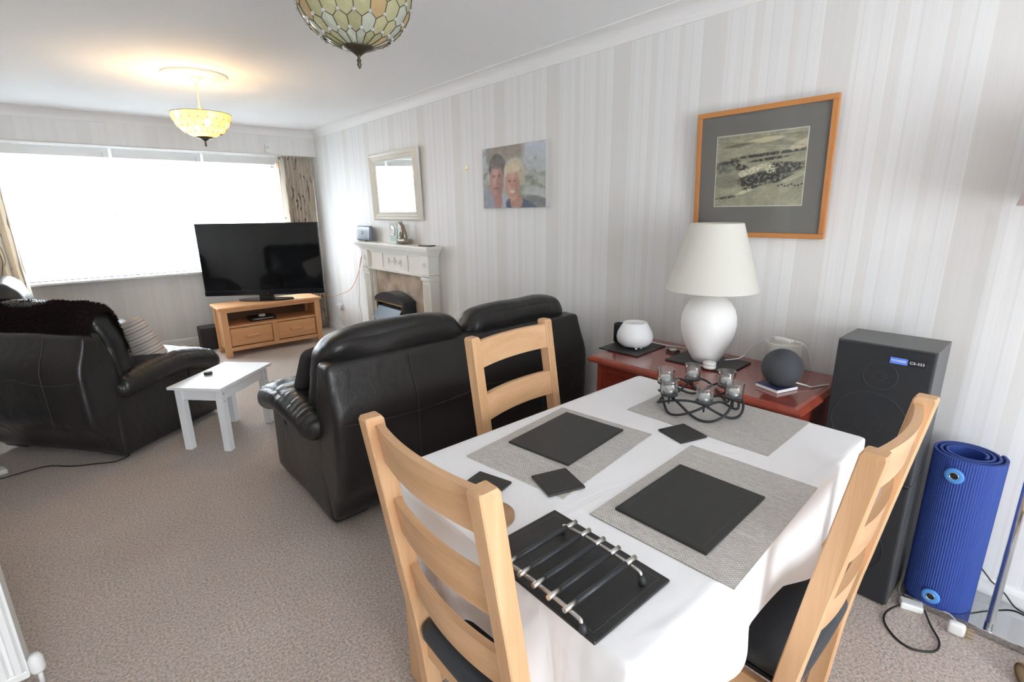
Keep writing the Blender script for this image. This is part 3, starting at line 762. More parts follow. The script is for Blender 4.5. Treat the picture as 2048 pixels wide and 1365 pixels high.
# mantel shelf (stepped mouldings)
b = MB()
for z, dpt, hw, hh_ in ((1.187, .162, .735, .026), (1.165, .148, .718, .022), (1.145, .128, .70, .020), (1.126, .112, .685, .02)):
    b.box((-dpt/2, 0, z), (dpt, 2*hw, hh_), .004)
b.build('mantel_shelf', cream, fp)
IN0, IN1 = -.54, .42       # opening (local y: 3.945..4.905)
b = MB(); b.box((-.04, 0, 1.03), (.08, 1.30, .18)); b.box((-.05, 0, .93), (.10, 1.32, .025), .004); b.box((-.045, 0, 1.108), (.10, 1.32, .02), .003)
for y in (-.25, .25): b.box((-.083, y, 1.03), (.012, .022, .165), .003)
fz = b.build('frieze', cream, fp)
def urn(y0, sc, mb):
    M = Matrix.Rotation(PI/2, 4, 'Z')
    mb.lathe([(0, -.035*sc), (.014*sc, -.033*sc), (.005*sc, -.022*sc), (.02*sc, -.005*sc), (.026*sc, .012*sc), (.012*sc, .022*sc), (.006*sc, .034*sc), (0, .04*sc)], (-.082, y0, 1.03), 14)
    for s in (-1, 1):
        mb.tube(spline([(-.085, y0+s*.02*sc, 1.045), (-.087, y0+s*.05*sc, 1.02), (-.087, y0+s*.09*sc, 1.015), (-.087, y0+s*.12*sc, 1.05)], 6), .005*sc, 6)
        mb.tube(spline([(-.085, y0+s*.12*sc, 1.055), (-.087, y0+s*.125*sc, 1.02), (-.087, y0+s*.12*sc, .985)], 5), .0045*sc, 6)
b = MB(); urn(0, 1., b); b.build('urn_moulding', mat('cream_relief', (.84, .82, .78), .4), fz)
for s in (-1, 1):
    b = MB(); yc = s*.60
    b.box((-.05, yc, .50), (.10, .13, .86), .003)
    b.box((-.057, yc, .09), (.114, .15, .18), .004); b.box((-.057, yc, .905), (.112, .145, .03), .004); b.box((-.055, yc, 1.03), (.11, .14, .17), .003)
    for k in (-2, -1, 0, 1, 2): b.tube([(-.101, yc+k*.02, .22), (-.101, yc+k*.02, .86)], .004, 6)
    pl_ = b.build('pilaster', cream, fp)
    b = MB()
    for a in range(8): b.lathe([(0, .006), (.006, .003), (.007, 0), (0, -.002)], (-.112, yc+.018*math.cos(a*PI/4), 1.03+.018*math.sin(a*PI/4)), 8)
    b.build('rosette', MATS['cream_relief'], pl_)
    box1('inner_trim', (-.035, s*.515, .46), (.07, .035, .92), cream, fp, .003)
marb = mat('brown_marble', (.46, .37, .29), .2, var=.35, vscale=7)
b = MB(); b.box((-.02, 0, .46), (.04, 1.0, .92)); b.build('marble_panel', marb, fp)
box1('hearth', (-.17, 0, .02), (.34, 1.36, .04), marb, fp, .004)
# fire
ff = empty('gas_fire', (XR-.045, 4.485, .085), 0, 'black gas fire with angled hood set in the marble', 'fire')
fm = mat('fire_black_metal', (.035, .042, .05), .35, .3)
b = MB()
for s in (-1, 1): b.box((-.06, s*.27, .29), (.13, .045, .58), .006)
# curved crown
arc = [(-.30+.6*i/16, .57+.075*math.sin(PI*i/16)**.8) for i in range(17)]
poly = [(x, z) for x, z in arc] + [(.30, .53), (-.30, .53)]
M = Matrix(((0, 0, 1, -.135), (1, 0, 0, 0), (0, 1, 0, 0), (0, 0, 0, 1)))
b.prism(poly, 0, .13, M); b.build('surround', fm, ff)
box1('brass_strip', (-.137, 0, .537), (.006, .56, .012), brass, ff); box1('brass_strip', (-.131, -.247, .27), (.006, .01, .50), brass, ff)
b = MB(); hp = [(0, .51), (-.13, .49), (-.20, .37), (-.18, .36), (0, .40)]
M = Matrix(((1, 0, 0, 0), (0, 0, 1, -.235), (0, 1, 0, 0), (0, 0, 0, 1))); b.prism([(x, z) for x, z in hp], 0, .47, M); b.build('hood', mat('hood_grey_metal', (.09, .11, .13), .4, .3), ff)
box1('fire_box', (-.02, 0, .22), (.03, .50, .44), mat('soot_black', (.01, .01, .01), .8), ff)
b = MB(); b.box((-.10, 0, .03), (.16, .48, .06), .006)
for i in range(9): b.box((-.17, -.2+.05*i, .11), (.01, .008, .12))
b.build('grate', fm, ff)

# items on the mantel (top at z 1.20)
MZ = 1.2005
o = empty('router', (2.385, 5.115, MZ), 0, 'grey rounded router at the left end of the mantel', 'router')
b = MB(); soft(b, (0, 0, .082), (.045, .33, .155), .022, 10, lambda q: (q.x+.12*(q.z-.08), q.y, q.z)); b.build('case', mat('router_grey', (.16, .19, .24), .3), o)
b = MB().lathe([(0, .002), (.016, .002), (.016, 0), (0, 0)], (0, 0, 0), 20, Matrix.Translation((-.0235, .02, .088)) @ Matrix.Rotation(-PI/2, 4, 'Y')); b.build('badge', mat('router_badge', (.6, .65, .7), .3), o)
box1('stand', (0, 0, .004), (.07, .16, .008), black_plastic, o, .002)
o = empty('mantel_clock', (2.385, 4.47, MZ), 0, 'glass mantel clock with round silver dial below the mirror', 'clock')
box1('base', (0, 0, .008), (.05, .16, .016), mat('clock_glass_base', (.62, .74, .70), .1), o, .002)
box1('glass_block', (0, 0, .105), (.02, .125, .178), mat('clock_glass', (.66, .78, .74), .08, coat=.5), o, .003)
M = Matrix.Rotation(-PI/2, 4, 'Y')
MB().lathe([(0, .006), (.038, .006), (.042, .004), (.044, 0), (0, 0)], (-.0105, 0, .125), 28, M).build('dial', mat('clock_dial', (.78, .80, .80), .3), o)
b = MB(); b.tube([(-.0105-.006, y_*1., z_) for y_, z_ in [(.043*math.cos(a), .125+.043*math.sin(a)) for a in [2*PI*i/28 for i in range(28)]]], .003, 6, True); b.build('bezel', chrome, o)
b = MB(); b.tube([(-.018, 0, .125), (-.018, .012, .148)], .0015, 5); b.tube([(-.018, 0, .125), (-.018, -.026, .132)], .0012, 5); b.build('hands', black_plastic, o)
o = empty('figurine', (2.385, 4.275, MZ), 0, 'bronze silver animal figurine on rocks beside the clock', 'figurine')
bronze = mat('silvered_bronze', (.30, .25, .20), .32, .7, bump=.6, bscale=80)
b = MB(); soft(b, (0, 0, .030), (.08, .16, .045), .02, 10, nz=.012, nsc=22); soft(b, (.0, .05, .05), (.05, .06, .05), .02, 8, nz=.012, nsc=30); b.build('rocks', bronze, o)
b = MB(); b.tube(spline([(0, .0, .03), (0, -.004, .075), (-.004, .004, .125), (-.008, .012, .165), (-.014, .018, .188)], 6), [.026+.008*math.sin(PI*t/24*1.0)*(1-t/24)-.012*(t/24) for t in range(25)], 14)
b.tube(spline([(-.012, .016, .18), (-.022, .026, .196), (-.03, .04, .20)], 5), [.017-.001*t for t in range(11)], 12)
b.tube([(-.012, .008, .195), (-.010, .006, .213)], [.006, .002], 8); b.tube([(-.016, .026, .200), (-.014, .026, .216)], [.006, .002], 8)
for s in (-1, 1): b.tube(spline([(-.018, s*.014, .12), (-.035, s*.015, .095), (-.03, s*.012, .06)], 5), .007, 8)
b.build('animal', bronze, o)
o = MB().box((2.37, 3.86, MZ+.005), (.075, .15, .009), .003, .12).build('phone', black_plastic); tag(o, 'flat black phone at the right end of the mantel', 'phone')
MB().box((2.37, 3.86, MZ+.0099), (.066, .138, .0006), 0, .12).build('screen', MATS['tv_glass'], o)

# ------------------------------------------------------------------ wall pieces
# mirror
mi = empty('mirror', (XR-.012, 4.49, 1.735), 0, 'silver cream framed mirror above the fireplace', 'mirror')
mf = mat('champagne_frame', (.80, .77, .70), .3, .1)
ow, oh, iw, ih = .935, .635, .73, .475
b = MB(); steps = [(ow/2, oh/2, 0), (ow/2, oh/2, -.022), (ow/2-.018, oh/2-.014, -.034), (ow/2-.034, oh/2-.028, -.024), (ow/2-.05, oh/2-.04, -.032), (ow/2-.066, oh/2-.053, -.020), (ow/2-.082, oh/2-.064, -.026), (iw/2, ih/2, -.010), (iw/2, ih/2, 0)]
rings = [[b.bm.verts.new((x, sy*hy, sz*hz)) for sy, sz in ((-1, -1), (1, -1), (1, 1), (-1, 1))] for hy, hz, x in steps]
for a, c in zip(rings, rings[1:]+rings[:1]):
    for i in range(4): b.bm.faces.new((a[i], a[(i+1) % 4], c[(i+1) % 4], c[i]))
b.build('frame', mf, mi)
box1('mirror_glass', (-.004, 0, 0), (.006, iw+.01, ih+.01), mat('mirror_silver', (.92, .94, .94), .01, 1.), mi)
mi.rotation_euler = (0, math.radians(-1.2), 0)

def picture_grid(name, w_, h_, nx, ny, fn, mt, parent, loc):
    """flat printed sheet facing -x; u runs towards -y (viewer's right), v up"""
    bm = bmesh.new(); V = [[bm.verts.new((0, w_/2-w_*i/nx, -h_/2+h_*j/ny)) for j in range(ny+1)] for i in range(nx+1)]
    for i in range(nx):
        for j in range(ny): bm.faces.new((V[i][j], V[i][j+1], V[i+1][j+1], V[i+1][j]))
    me = bpy.data.meshes.new(name); bm.to_mesh(me); bm.free(); me.materials.append(mt)
    o = bpy.data.objects.new(name, me); C.objects.link(o); o.parent = parent; o.location = loc
    at = me.color_attributes.new('paint', 'FLOAT_COLOR', 'CORNER')
    for p in me.polygons:
        u = .5-p.center.y/w_; v = p.center.z/h_+.5; c = fn(u, v)
        for li in p.loop_indices: at.data[li].color = (*[((x+.055)/1.055)**2.4 if x > .04 else x/12.9 for x in c], 1)
    return o
def nz2(u, v, s, o_=0): return noise.noise(Vector((u*s, v*s, o_)))
def fbm(u, v, s, o_=0): return nz2(u, v, s, o_)+.5*nz2(u, v, s*2.1, o_+3)+.25*nz2(u, v, s*4.3, o_+7)
def lerp(a, b, t): t = max(0, min(1, t)); return tuple(x*(1-t)+y*t for x, y in zip(a, b))
def ell(u, v, cx, cy, rx, ry, rot=0., soft_=.2, asp=1.55):
    du, dv = (u-cx)*asp, (v-cy); c_, s_ = math.cos(rot), math.sin(rot); x = (du*c_+dv*s_)/(rx*asp); y = (-du*s_+dv*c_)/ry
    return max(0, min(1, (1-math.hypot(x, y))/soft_+.5))
def portrait(u, v):
    c = lerp((.70, .72, .66), (.80, .83, .88), (v-.3)*1.5)
    c = lerp(c, (.62, .57, .51), ell(u, v, .38, .88, .30, .28, .15, .3))                   # parasol / roof
    g = fbm(u, v, 7, 2); c = lerp(c, (.50, .54, .47), (1 if u > .60 else 0)*max(0, min(1, (g*.8+.78-v*1.1-abs(u-.78)*.6)*1.6)))
    c = lerp(c, (.50, .50, .45), max(0, min(1, (g+.25)*2))*(1 if u < .14 else 0)*.7)
    c = lerp(c, (.74, .76, .75), ell(u, v, .88, .20, .22, .12, -.2, .3)); c = lerp(c, (.46, .48, .48), ell(u, v, .90, .10, .22, .07, -.2, .4))
    # man
    c = lerp(c, (.60, .61, .68), ell(u, v, .13, .02, .24, .32, -.3, .15))
    c = lerp(c, (.72, .73, .80), ell(u, v, .35, .05, .09, .18, .2, .3))
    c = lerp(c, (.36, .33, .32), ell(u, v, .245, .66, .135, .235, 0, .12))                   # hair
    c = lerp(c, (.75, .55, .50), ell(u, v, .235, .44, .118, .30, 0, .1)); c = lerp(c, (.70, .49, .45), ell(u, v, .26, .12, .07, .14, 0, .2))
    c = lerp(c, (.44, .40, .39), ell(u, v, .25, .74, .13, .10, 0, .3))
    for ex in (.195, .285): c = lerp(c, (.46, .33, .31), ell(u, v, ex, .535, .025, .018, 0, .7))
    c = lerp(c, (.66, .43, .40), ell(u, v, .24, .42, .02, .05, 0, .8)*.6); c = lerp(c, (.58, .34, .33), ell(u, v, .235, .33, .045, .018, 0, .7))
    # woman
    c = lerp(c, (.30, .33, .42), ell(u, v, .66, -.03, .28, .17, -.25, .1))
    c = lerp(c, (.72, .52, .46), ell(u, v, .56, .10, .10, .15, 0, .15))
    c = lerp(c, (.84, .80, .71), ell(u, v, .53, .56, .165, .24, -.1, .2)); c = lerp(c, (.76, .68, .56), ell(u, v, .60, .50, .10, .14, 0, .5)*.8)
    c = lerp(c, (.80, .58, .50), ell(u, v, .50, .37, .115, .245, .1, .1)); c = lerp(c, (.88, .81, .66), ell(u, v, .50, .64, .13, .085, .1, .4))
    for ex in (.455, .535): c = lerp(c, (.48, .34, .31), ell(u, v, ex, .43, .022, .014, 0, .7))
    c = lerp(c, (.90, .84, .80), ell(u, v, .50, .26, .04, .022, 0, .6)); c = lerp(c, (.70, .45, .40), ell(u, v, .495, .35, .016, .035, 0, .8)*.6)
    c = lerp(c, (.90, .70, .62), ell(u, v, .225, .60, .05, .08, 0, .9)*.45); c = lerp(c, (.90, .72, .64), ell(u, v, .205, .43, .03, .06, 0, .9)*.4)
    c = lerp(c, (.90, .72, .62), ell(u, v, .50, .52, .06, .05, 0, .9)*.45); c = lerp(c, (.90, .68, .60), ell(u, v, .455, .33, .03, .05, 0, .9)*.4)
    c = lerp(c, (.55, .38, .35), ell(u, v, .30, .40, .05, .22, -.1, .9)*.45); c = lerp(c, (.58, .42, .36), ell(u, v, .575, .34, .04, .16, .15, .9)*.45)
    hs = max(ell(u, v, .53, .66, .17, .14, -.1, .4), ell(u, v, .25, .78, .13, .12, 0, .4)); c = tuple(x*(1+.12*hs*noise.noise(Vector((u*60, v*14, 4)))) for x in c)
    g2 = .04*fbm(u, v, 12, 4); k = .012*nz2(u, v, 60)+g2; return tuple(max(0, min(1, (x*.8+.16)*.95+k)) for x in c)
def aerial(u, v):
    k = fbm(u, v, 6, 1); f = fbm(u, v, 28, 5)
    y = v + .08*(u-.5)
    c = lerp((.60, .60, .55), (.72, .71, .65), .5+k*.6)
    if y > .80: c = lerp((.70, .69, .62), (.58, .58, .54), .5+fbm(u*1.2, v*5, 4, 2))
    c = lerp(c, (.80, .78, .70), ell(u, v, .55, .90, .20, .035, .05, .4)); c = lerp(c, (.80, .78, .71), ell(u, v, .95, .80, .14, .05, .3, .3))
    c = lerp(c, (.42, .42, .40), ell(u, v, .25, .86, .18, .02, .05, .8)*.8)
    # long dark tree belts
    for cx_, cy_, rx, ry, ro in ((.60, .705, .42, .022, .05), (.16, .63, .14, .035, .1), (.62, .64, .22, .02, .08), (.80, .54, .22, .045, -.05), (.58, .40, .28, .075, .14), (.40, .345, .12, .085, 0), (.30, .55, .10, .05, -.3), (.75, .47, .25, .04, .1), (.78, .36, .22, .025, .25), (.16, .13, .14, .018, .12), (.45, .27, .12, .03, .3)):
        e = ell(u, v, cx_, cy_, rx, ry, ro, .5, 1.25); c = lerp(c, (.25, .255, .26), e*max(.1, min(1, .85+f*2.2)))
    c = lerp(c, (.40, .41, .41), ell(u, v, .08, .54, .14, .07, 0, .5)*max(0, min(1, .6+f)))
    # buildings
    for cx_, cy_, rx, ry, ro in ((.42, .49, .12, .045, .25), (.54, .54, .12, .035, .2), (.64, .50, .06, .055, .1), (.33, .46, .05, .05, 0), (.36, .20, .09, .03, .35), (.30, .17, .07, .02, .35)):
        e = ell(u, v, cx_, cy_, rx, ry, ro, .25, 1.25); c = lerp(c, (.88, .87, .80), e*max(.15, min(1, .75+fbm(u, v, 45, 9)*2.2)))
    for i in range(8):
        c = lerp(c, (.32, .33, .33), ell(u, v, .74+.035*i, .27+.012*math.sin(i*2), .012, .013, 0, .6, 1.25))
    c = lerp(c, (.78, .77, .71), ell(u, v, .90, .38, .14, .035, .3, .2)*.8)
    c = lerp(c, (.52, .52, .48), ell(u, v, .12, .36, .16, .10, 0, .5)*.7)
    c = lerp(c, (.36, .36, .35), max(0, 1-abs(v-.30-.28*u)/.008)*.6*(1 if u > .15 else 0)); c = lerp(c, (.40, .40, .38), max(0, 1-abs(v-.12-.12*u)/.007)*.6*(1 if u < .4 else 0)); c = lerp(c, (.45, .45, .42), max(0, 1-abs(v-.93+.15*u)/.006)*.5)
    e = .05*f; c = tuple((x-.55)*1.12+.53 for x in c); return tuple(max(0, min(1, (x+e)*.93*m_)) for x, m_ in zip(c, (1.0, .99, .93)))
cv = empty('canvas_print', (XR, 2.782, 1.7265), 0, 'unframed canvas photo print of a smiling couple', 'canvas print')
box1('stretcher', (-.011, 0, 0), (.020, .668, .422), mat('canvas_edge', (.50, .49, .48), .8), cv)
picture_grid('printed_photo', .668, .422, 150, 96, portrait, vcol_mat('printed_canvas', .7), cv, (-.0215, 0, 0))

pf = empty('framed_picture', (XR-.012, 1.064, 1.36), 0, 'oak framed aerial photograph of fields in a grey mount', 'picture')
pw_, ph_, ft = .603, .573, .022
fr_m = [wood('orange_frame_wood_y', (.56, .24, .075), (.44, .17, .05), 1), wood('orange_frame_wood_z', (.56, .24, .075), (.44, .17, .05), 2)]
for s in (-1, 1):
    box1('frame_rail', (-.01, 0, ph_/2+s*(ph_/2-ft/2)), (.022, pw_, ft), fr_m[0], pf, .002)
    box1('frame_stile', (-.0102, s*(pw_/2-ft/2), ph_/2), (.0216, ft, ph_-2*ft), fr_m[1], pf, .002)
box1('mount', (-.009, 0, ph_/2), (.004, pw_-2*ft, ph_-2*ft), mat('grey_mount_card', (.165, .160, .145), .85, bump=.4, bscale=500), pf)  # card grey raised in colour to stand for reflection on the mount
picture_grid('aerial_photo', .395, .315, 150, 120, aerial, vcol_mat('matt_print', .75), pf, (-.0115, .0, ph_/2+.015))
box1('mount_edge', (-.0112, 0, ph_/2+.015), (.0004, .402, .322), mat('mount_bevel', (.62, .60, .52), .7), pf)
box1('glazing', (-.0175, 0, ph_/2), (.0015, pw_-2*ft+.004, ph_-2*ft+.004), glass('picture_glass', (1, 1, 1), 1.5, .8), pf)
pf.rotation_euler = (0, math.radians(-3.6), 0)

# ------------------------------------------------------------------ dining table, cloth
TX0, TX1, TY0, TY1, TZ = .585, 1.86, .375, 1.258, .755
tb = empty('dining_table', ((TX0+TX1)/2, (TY0+TY1)/2, 0), 0, 'rectangular dining table hidden under the white cloth', 'table')
tw, td = TX1-TX0, TY1-TY0
box1('tabletop', (0, 0, TZ-.0125), (tw-.01, td-.01, .024), oak(0), tb, .004)
for sx in (-1, 1):
    for sy in (-1, 1): box1('leg', (sx*(tw/2-.05), sy*(td/2-.05), (TZ-.025)/2), (.06, .06, TZ-.025), oak(2), tb, .003)
def cloth():
    bm = bmesh.new(); rc = .018; per = []
    hx, hy = tw/2, td/2
    def add_edge(p0, p1, n_):
        for i in range(n_): t = i/n_; per.append(((p0[0]*(1-t)+p1[0]*t), (p0[1]*(1-t)+p1[1]*t)))
    add_edge((-hx+rc, -hy), (hx-rc, -hy), 72)
    for k in range(8): a = -PI/2+PI/2*k/8; per.append((hx-rc+rc*math.cos(a), -hy+rc+rc*math.sin(a)))
    add_edge((hx, -hy+rc), (hx, hy-rc), 50)
    for k in range(8): a = PI/2*k/8; per.append((hx-rc+rc*math.cos(a), hy-rc+rc*math.sin(a)))
    add_edge((hx-rc, hy), (-hx+rc, hy), 72)
    for k in range(8): a = PI/2+PI/2*k/8; per.append((-hx+rc+rc*math.cos(a), hy-rc+rc*math.sin(a)))
    add_edge((-hx, hy-rc), (-hx, -hy+rc), 50)
    for k in range(8): a = PI+PI/2*k/8; per.append((-hx+rc+rc*math.cos(a), -hy+rc+rc*math.sin(a)))
    n = len(per); zt = TZ+.0035; s = 0.; acc = [0.]
    for i in range(1, n): acc.append(acc[-1]+math.dist(per[i], per[i-1]))
    R = 14; rings = []
    for j in range(-2, R+1):
        ring = []
        for i, (x, y) in enumerate(per):
            # outward normal
            a, b_ = per[i-1], per[(i+1) % n]; tx, ty = b_[0]-a[0], b_[1]-a[1]; L = math.hypot(tx, ty); nx, ny = ty/L, -tx/L
            cd = min(math.hypot(abs(x)-hx, abs(y)-hy), .25)/.25       # 0 at a corner
            if j < 0:
                k = (.012, .0)[j+2]; z = zt; off = -k-.004
                ring.append(bm.verts.new((x+nx*off, y+ny*off, z))); continue
            t = j/R; drop = .232 + .016*math.sin(acc[i]*9)
            fold = math.sin(acc[i]*19+1.5*math.sin(acc[i]*5)) ; amp = (.005+.024*t)*(.15+.85*cd)
            off = .004 + t*(.008-.006*(1-cd)**2) + amp*fold*t**.7 + (.0 if t > .05 else 0)
            off = max(off, .003)
            if j == 0: off = .003; z = zt-.003
            else: z = zt-.003-drop*t
            ring.append(bm.verts.new((x+nx*off, y+ny*off, z)))
        rings.append(ring)
    for a, b_ in zip(rings, rings[1:]):
        for i in range(n):
            f = bm.faces.new((a[i], a[(i+1) % n], b_[(i+1) % n], b_[i])); f.smooth = True
    # interior top as grid: simple concentric fill
    prev = rings[0]
    for q in range(1, 24):
        s_ = 1-q/24; ring = []
        for v in prev:
            pass
        for v in rings[0]:
            x, y = v.co.x*s_, v.co.y*s_
            z = zt + .0004*noise.noise(Vector((x*5, y*9, 0)))
            ring.append(bm.verts.new((x, y, z)))
        for i in range(n):
            f = bm.faces.new((prev[i], ring[i], ring[(i+1) % n], prev[(i+1) % n])); f.smooth = True
        prev = ring
    bm.faces.new(prev[::-1])
    bmesh.ops.recalc_face_normals(bm, faces=bm.faces)
    me = bpy.data.meshes.new('tablecloth'); bm.to_mesh(me); bm.free()
    mt = mat('white_cotton', (.83, .83, .845), .85, sheen=.15); nn, l, bb = nodes(mt)
    tc = nn.new('ShaderNodeTexCoord'); mp = nn.new('ShaderNodeMapping'); mp.inputs['Rotation'].default_value = (0, 0, .5); mp.inputs['Scale'].default_value = (2.5, 7, 2.5); l.new(tc.outputs['Object'], mp.inputs[0])
    z1 = nn.new('ShaderNodeTexNoise'); z1.inputs['Scale'].default_value = 1.3; z1.inputs['Detail'].default_value = 3; z1.inputs['Distortion'].default_value = 1.2; l.new(mp.outputs[0], z1.inputs['Vector'])
    bp = nn.new('ShaderNodeBump'); bp.inputs['Strength'].default_value = .5; bp.inputs['Distance'].default_value = .012; l.new(z1.outputs['Fac'], bp.inputs['Height']); l.new(bp.outputs[0], bb.inputs['Normal'])
    me.materials.append(mt); o = bpy.data.objects.new('tablecloth', me); C.objects.link(o); o.location = tb.location
    return tag(o, 'white cotton tablecloth draped over the dining table', 'tablecloth')
cloth()
CZ = TZ+.0045
WV = woven()
def quadrot(p): return math.atan2(p[1], p[0])
def placemat(cx, cy, lx, ly, rz, label, z=CZ):
    o = MB().box((0, 0, .001), (lx, ly, .002)).build('placemat', WV); o.location = (cx, cy, z); o.rotation_euler = (0, 0, rz)
    return tag(o, label, 'placemat', 'grey woven placemats')
placemat(1.133, .537, .53, .362, .045, 'grey woven placemat at the near right, under a black board')
placemat(1.089, 1.012, .51, .370, .13, 'grey woven placemat by the sofa side chair, under a board and coaster')
placemat(1.668, .795, .36, .515, .02, 'grey woven placemat under the candle holder')
blk = mat('black_bonded_leather', (.018, .018, .018), .38, bump=.5, bscale=350, bdet=3)
thr = mat('grey_thread', (.10, .10, .095), .7)
def board(name, cx, cy, lx, ly, rz, label, z, grp, cat, inset=.016):
    o = empty(name, (cx, cy, z), rz, label, cat, grp)
    box1('pad', (0, 0, .0035), (lx, ly, .007), blk, o, .0025)
    b = MB(); ix, iy = lx/2-inset, ly/2-inset
    for sx, sy, dx, dy in ((0, 1, 2*ix, .0009), (0, -1, 2*ix, .0009), (1, 0, .0009, 2*iy), (-1, 0, .0009, 2*iy)):
        nseg = int(max(dx, dy)/.005)
        for k in range(nseg):
            t = -.5+(k+.5)/nseg
            b.box((sx*ix+(dx*t if dx > .01 else 0), sy*iy+(dy*t if dy > .01 else 0), .0071), (.0032 if dx > .01 else .0009, .0032 if dy > .01 else .0009, .0005))
    b.build('stitching', thr, o); return o
G = 'black leather place boards'
board('place_board', 1.084, .557, .322, .243, .03, 'black leather board on the near right woven mat', CZ+.002, G, 'placemat')
board('place_board', 1.141, 1.040, .322, .240, .12, 'black leather board on the woven mat nearest the sofa', CZ+.002, G, 'placemat')
board('place_board', .685, .608, .235, .330, -.01, 'black leather board under the metal trivet', CZ, G, 'placemat')
G = 'black leather coasters'
board('coaster', .744, .985, .112, .112, .27, 'black coaster half hidden behind the left chair post', CZ, G, 'coaster', .011)
board('coaster', .907, .860, .112, .112, -.32+.0, 'black coaster on the edge of the left woven mat', CZ+.002, G, 'coaster', .011)
board('coaster', 1.443, .794, .112, .112, -.30, 'black coaster alone at the middle of the cloth', CZ, G, 'coaster', .011)
o = MB().lathe([(0, 0), (.052, 0), (.055, .003), (.055, .011), (.052, .014), (0, .014)], (0, 0, 0), 48).build('wooden_coaster', wood('brown_coaster_wood', (.40, .24, .13), (.29, .16, .08), 0)); o.location = (.672, .858, CZ)
tag(o, 'round brown wooden coaster behind the left chair post', 'coaster')

# trivet
tr = empty('trivet', (.66, .583, CZ+.0075), 0, 'chrome trivet with five black bars and rubber feet', 'trivet')
for y in (-.092, .098):
    pass
for x in (-.092, .088):
    pts = spline([(x, -.110, .006), (x, -.106, .018), (x, -.092, .025), (x, 0, .029), (x, .092, .025), (x, .106, .018), (x, .110, .006)], 6)
    rl = MB().tube(pts, .0042, 10).build('rail', steel, tr)
    b = MB()
    for s in (-1, 1): MB().tube([(x, s*.1105, .001), (x, s*.1095, .009), (x, s*.1055, .018)], [.0075, .0075, .006], 12).build('rubber_foot', mat('black_rubber', (.02, .022, .025), .6), rl)
for k in range(5):
    y = -.080+.0405*k; z = .0370
    r0 = MB().tube([(-.078, y, z), (.072, y, z)], .0058, 12).build('bar', mat('bar_black', (.022, .026, .03), .45, bump=.2, bscale=400), tr)
    for xa, xb in ((-.110, -.078), (.072, .104)): MB().tube([(xa, y, z), (xb, y, z)], .0052, 12).build('end_cap', steel, r0)

# wreath candle holder
wx, wy, wz = 1.70, .885, CZ+.002
ch_ = empty('candle_holder', (wx, wy, wz), 0, 'dark iron candle holder of interlaced wire loops on the table', 'candle holder')
b = MB(); R0 = .145
angs = [math.atan2(y-.885, x-1.70) for x, y in ((1.682, 1.022), (1.586, .905), (1.613, .787), (1.735, .760), (1.814, .846), (1.807, .968))]
angs = [2*PI*k/6+math.radians(98) for k in range(6)]
for ph in (0, 2*PI/3, 4*PI/3):
    pts = []
    for i in range(96):
        t = 2*PI*i/96; r = R0*(.95+.10*math.cos(3*t+ph)); z = .034+.029*math.sin(3*t*1.0+ph*1.0+.6*math.sin(t))
        ex = .012*math.sin(t+ph)
        pts.append((r*math.cos(t)+ex, r*math.sin(t)+.01*math.cos(t+ph), z))
    b.tube(pts, .0046, 8, True)
b.build('wire_wreath', iron, ch_)
cups_xy = []
for a in angs:
    x, y = .130*math.cos(a), .130*math.sin(a); cups_xy.append((x, y))
    sup = MB(); sup.tube([(x, y, .03), (x*.99, y*.99, .064)], .0035, 8)
    sup.lathe([(0, 0), (.028, 0), (.031, .003), (.031, .008), (.0295, .008), (.029, .003), (0, .003)], (x, y, .064), 28)
    sup.build('candle_plate', iron, ch_)
gl_cup = glass('thick_glass', (.955, .97, .97), 1.8, 1.5)
pos = [(wx+x, wy+y) for x, y in cups_xy]
def cupmesh():
    return MB().lathe([(0, 0), (.027, 0), (.029, .003), (.0335, .059), (.0320, .0605), (.0300, .059), (.0262, .008), (.0, .007)], (0, 0, 0), 32, cap=False)
cup_root = None; names = ['at the far left of the ring', 'at the front left of the ring', 'at the very front of the ring', 'at the far right of the ring', 'at the back right of the ring', 'at the back beside the lamp']
for k, (x, y) in enumerate(pos):
    lab = 'clear glass cup %s on the iron holder' % names[k]
    if cup_root is None:
        cup_root = cupmesh().build('glass_cup', gl_cup); tag(cup_root, lab, 'glass cup', 'glass tealight cups'); c_ = cup_root
        tl = empty('tealight', (0, 0, 0), 0, '', 'candle', 'white tealights')
        MB().lathe([(0, 0), (.0185, 0), (.019, .001), (.0190, .0185), (.0182, .0185), (.0182, .0012), (0, .0012)], (0, 0, 0), 28, cap=False).build('tin_case', mat('tealight_tin', (.72, .72, .74), .3, .8), tl)
        MB().lathe([(0, .0015), (.018, .0015), (.018, .0205), (.015, .0225), (0, .0225)], (0, 0, 0), 28, cap=False).build('wax', mat('white_wax', (.85, .85, .84), .5), tl)
        MB().tube([(0, 0, .0215), (.0005, 0, .028)], .0008, 6).build('wick', mat('wick_white', (.7, .68, .6), .8), tl)
        t_ = tl
    else:
        c_ = copy_tree(cup_root, label=lab); t_ = copy_tree(tl)
    c_.location = (x, y, wz+.0672); t_.location = (x, y, wz+.0672+.0074)
    t_['label'] = 'white tealight in the glass cup %s' % names[k]

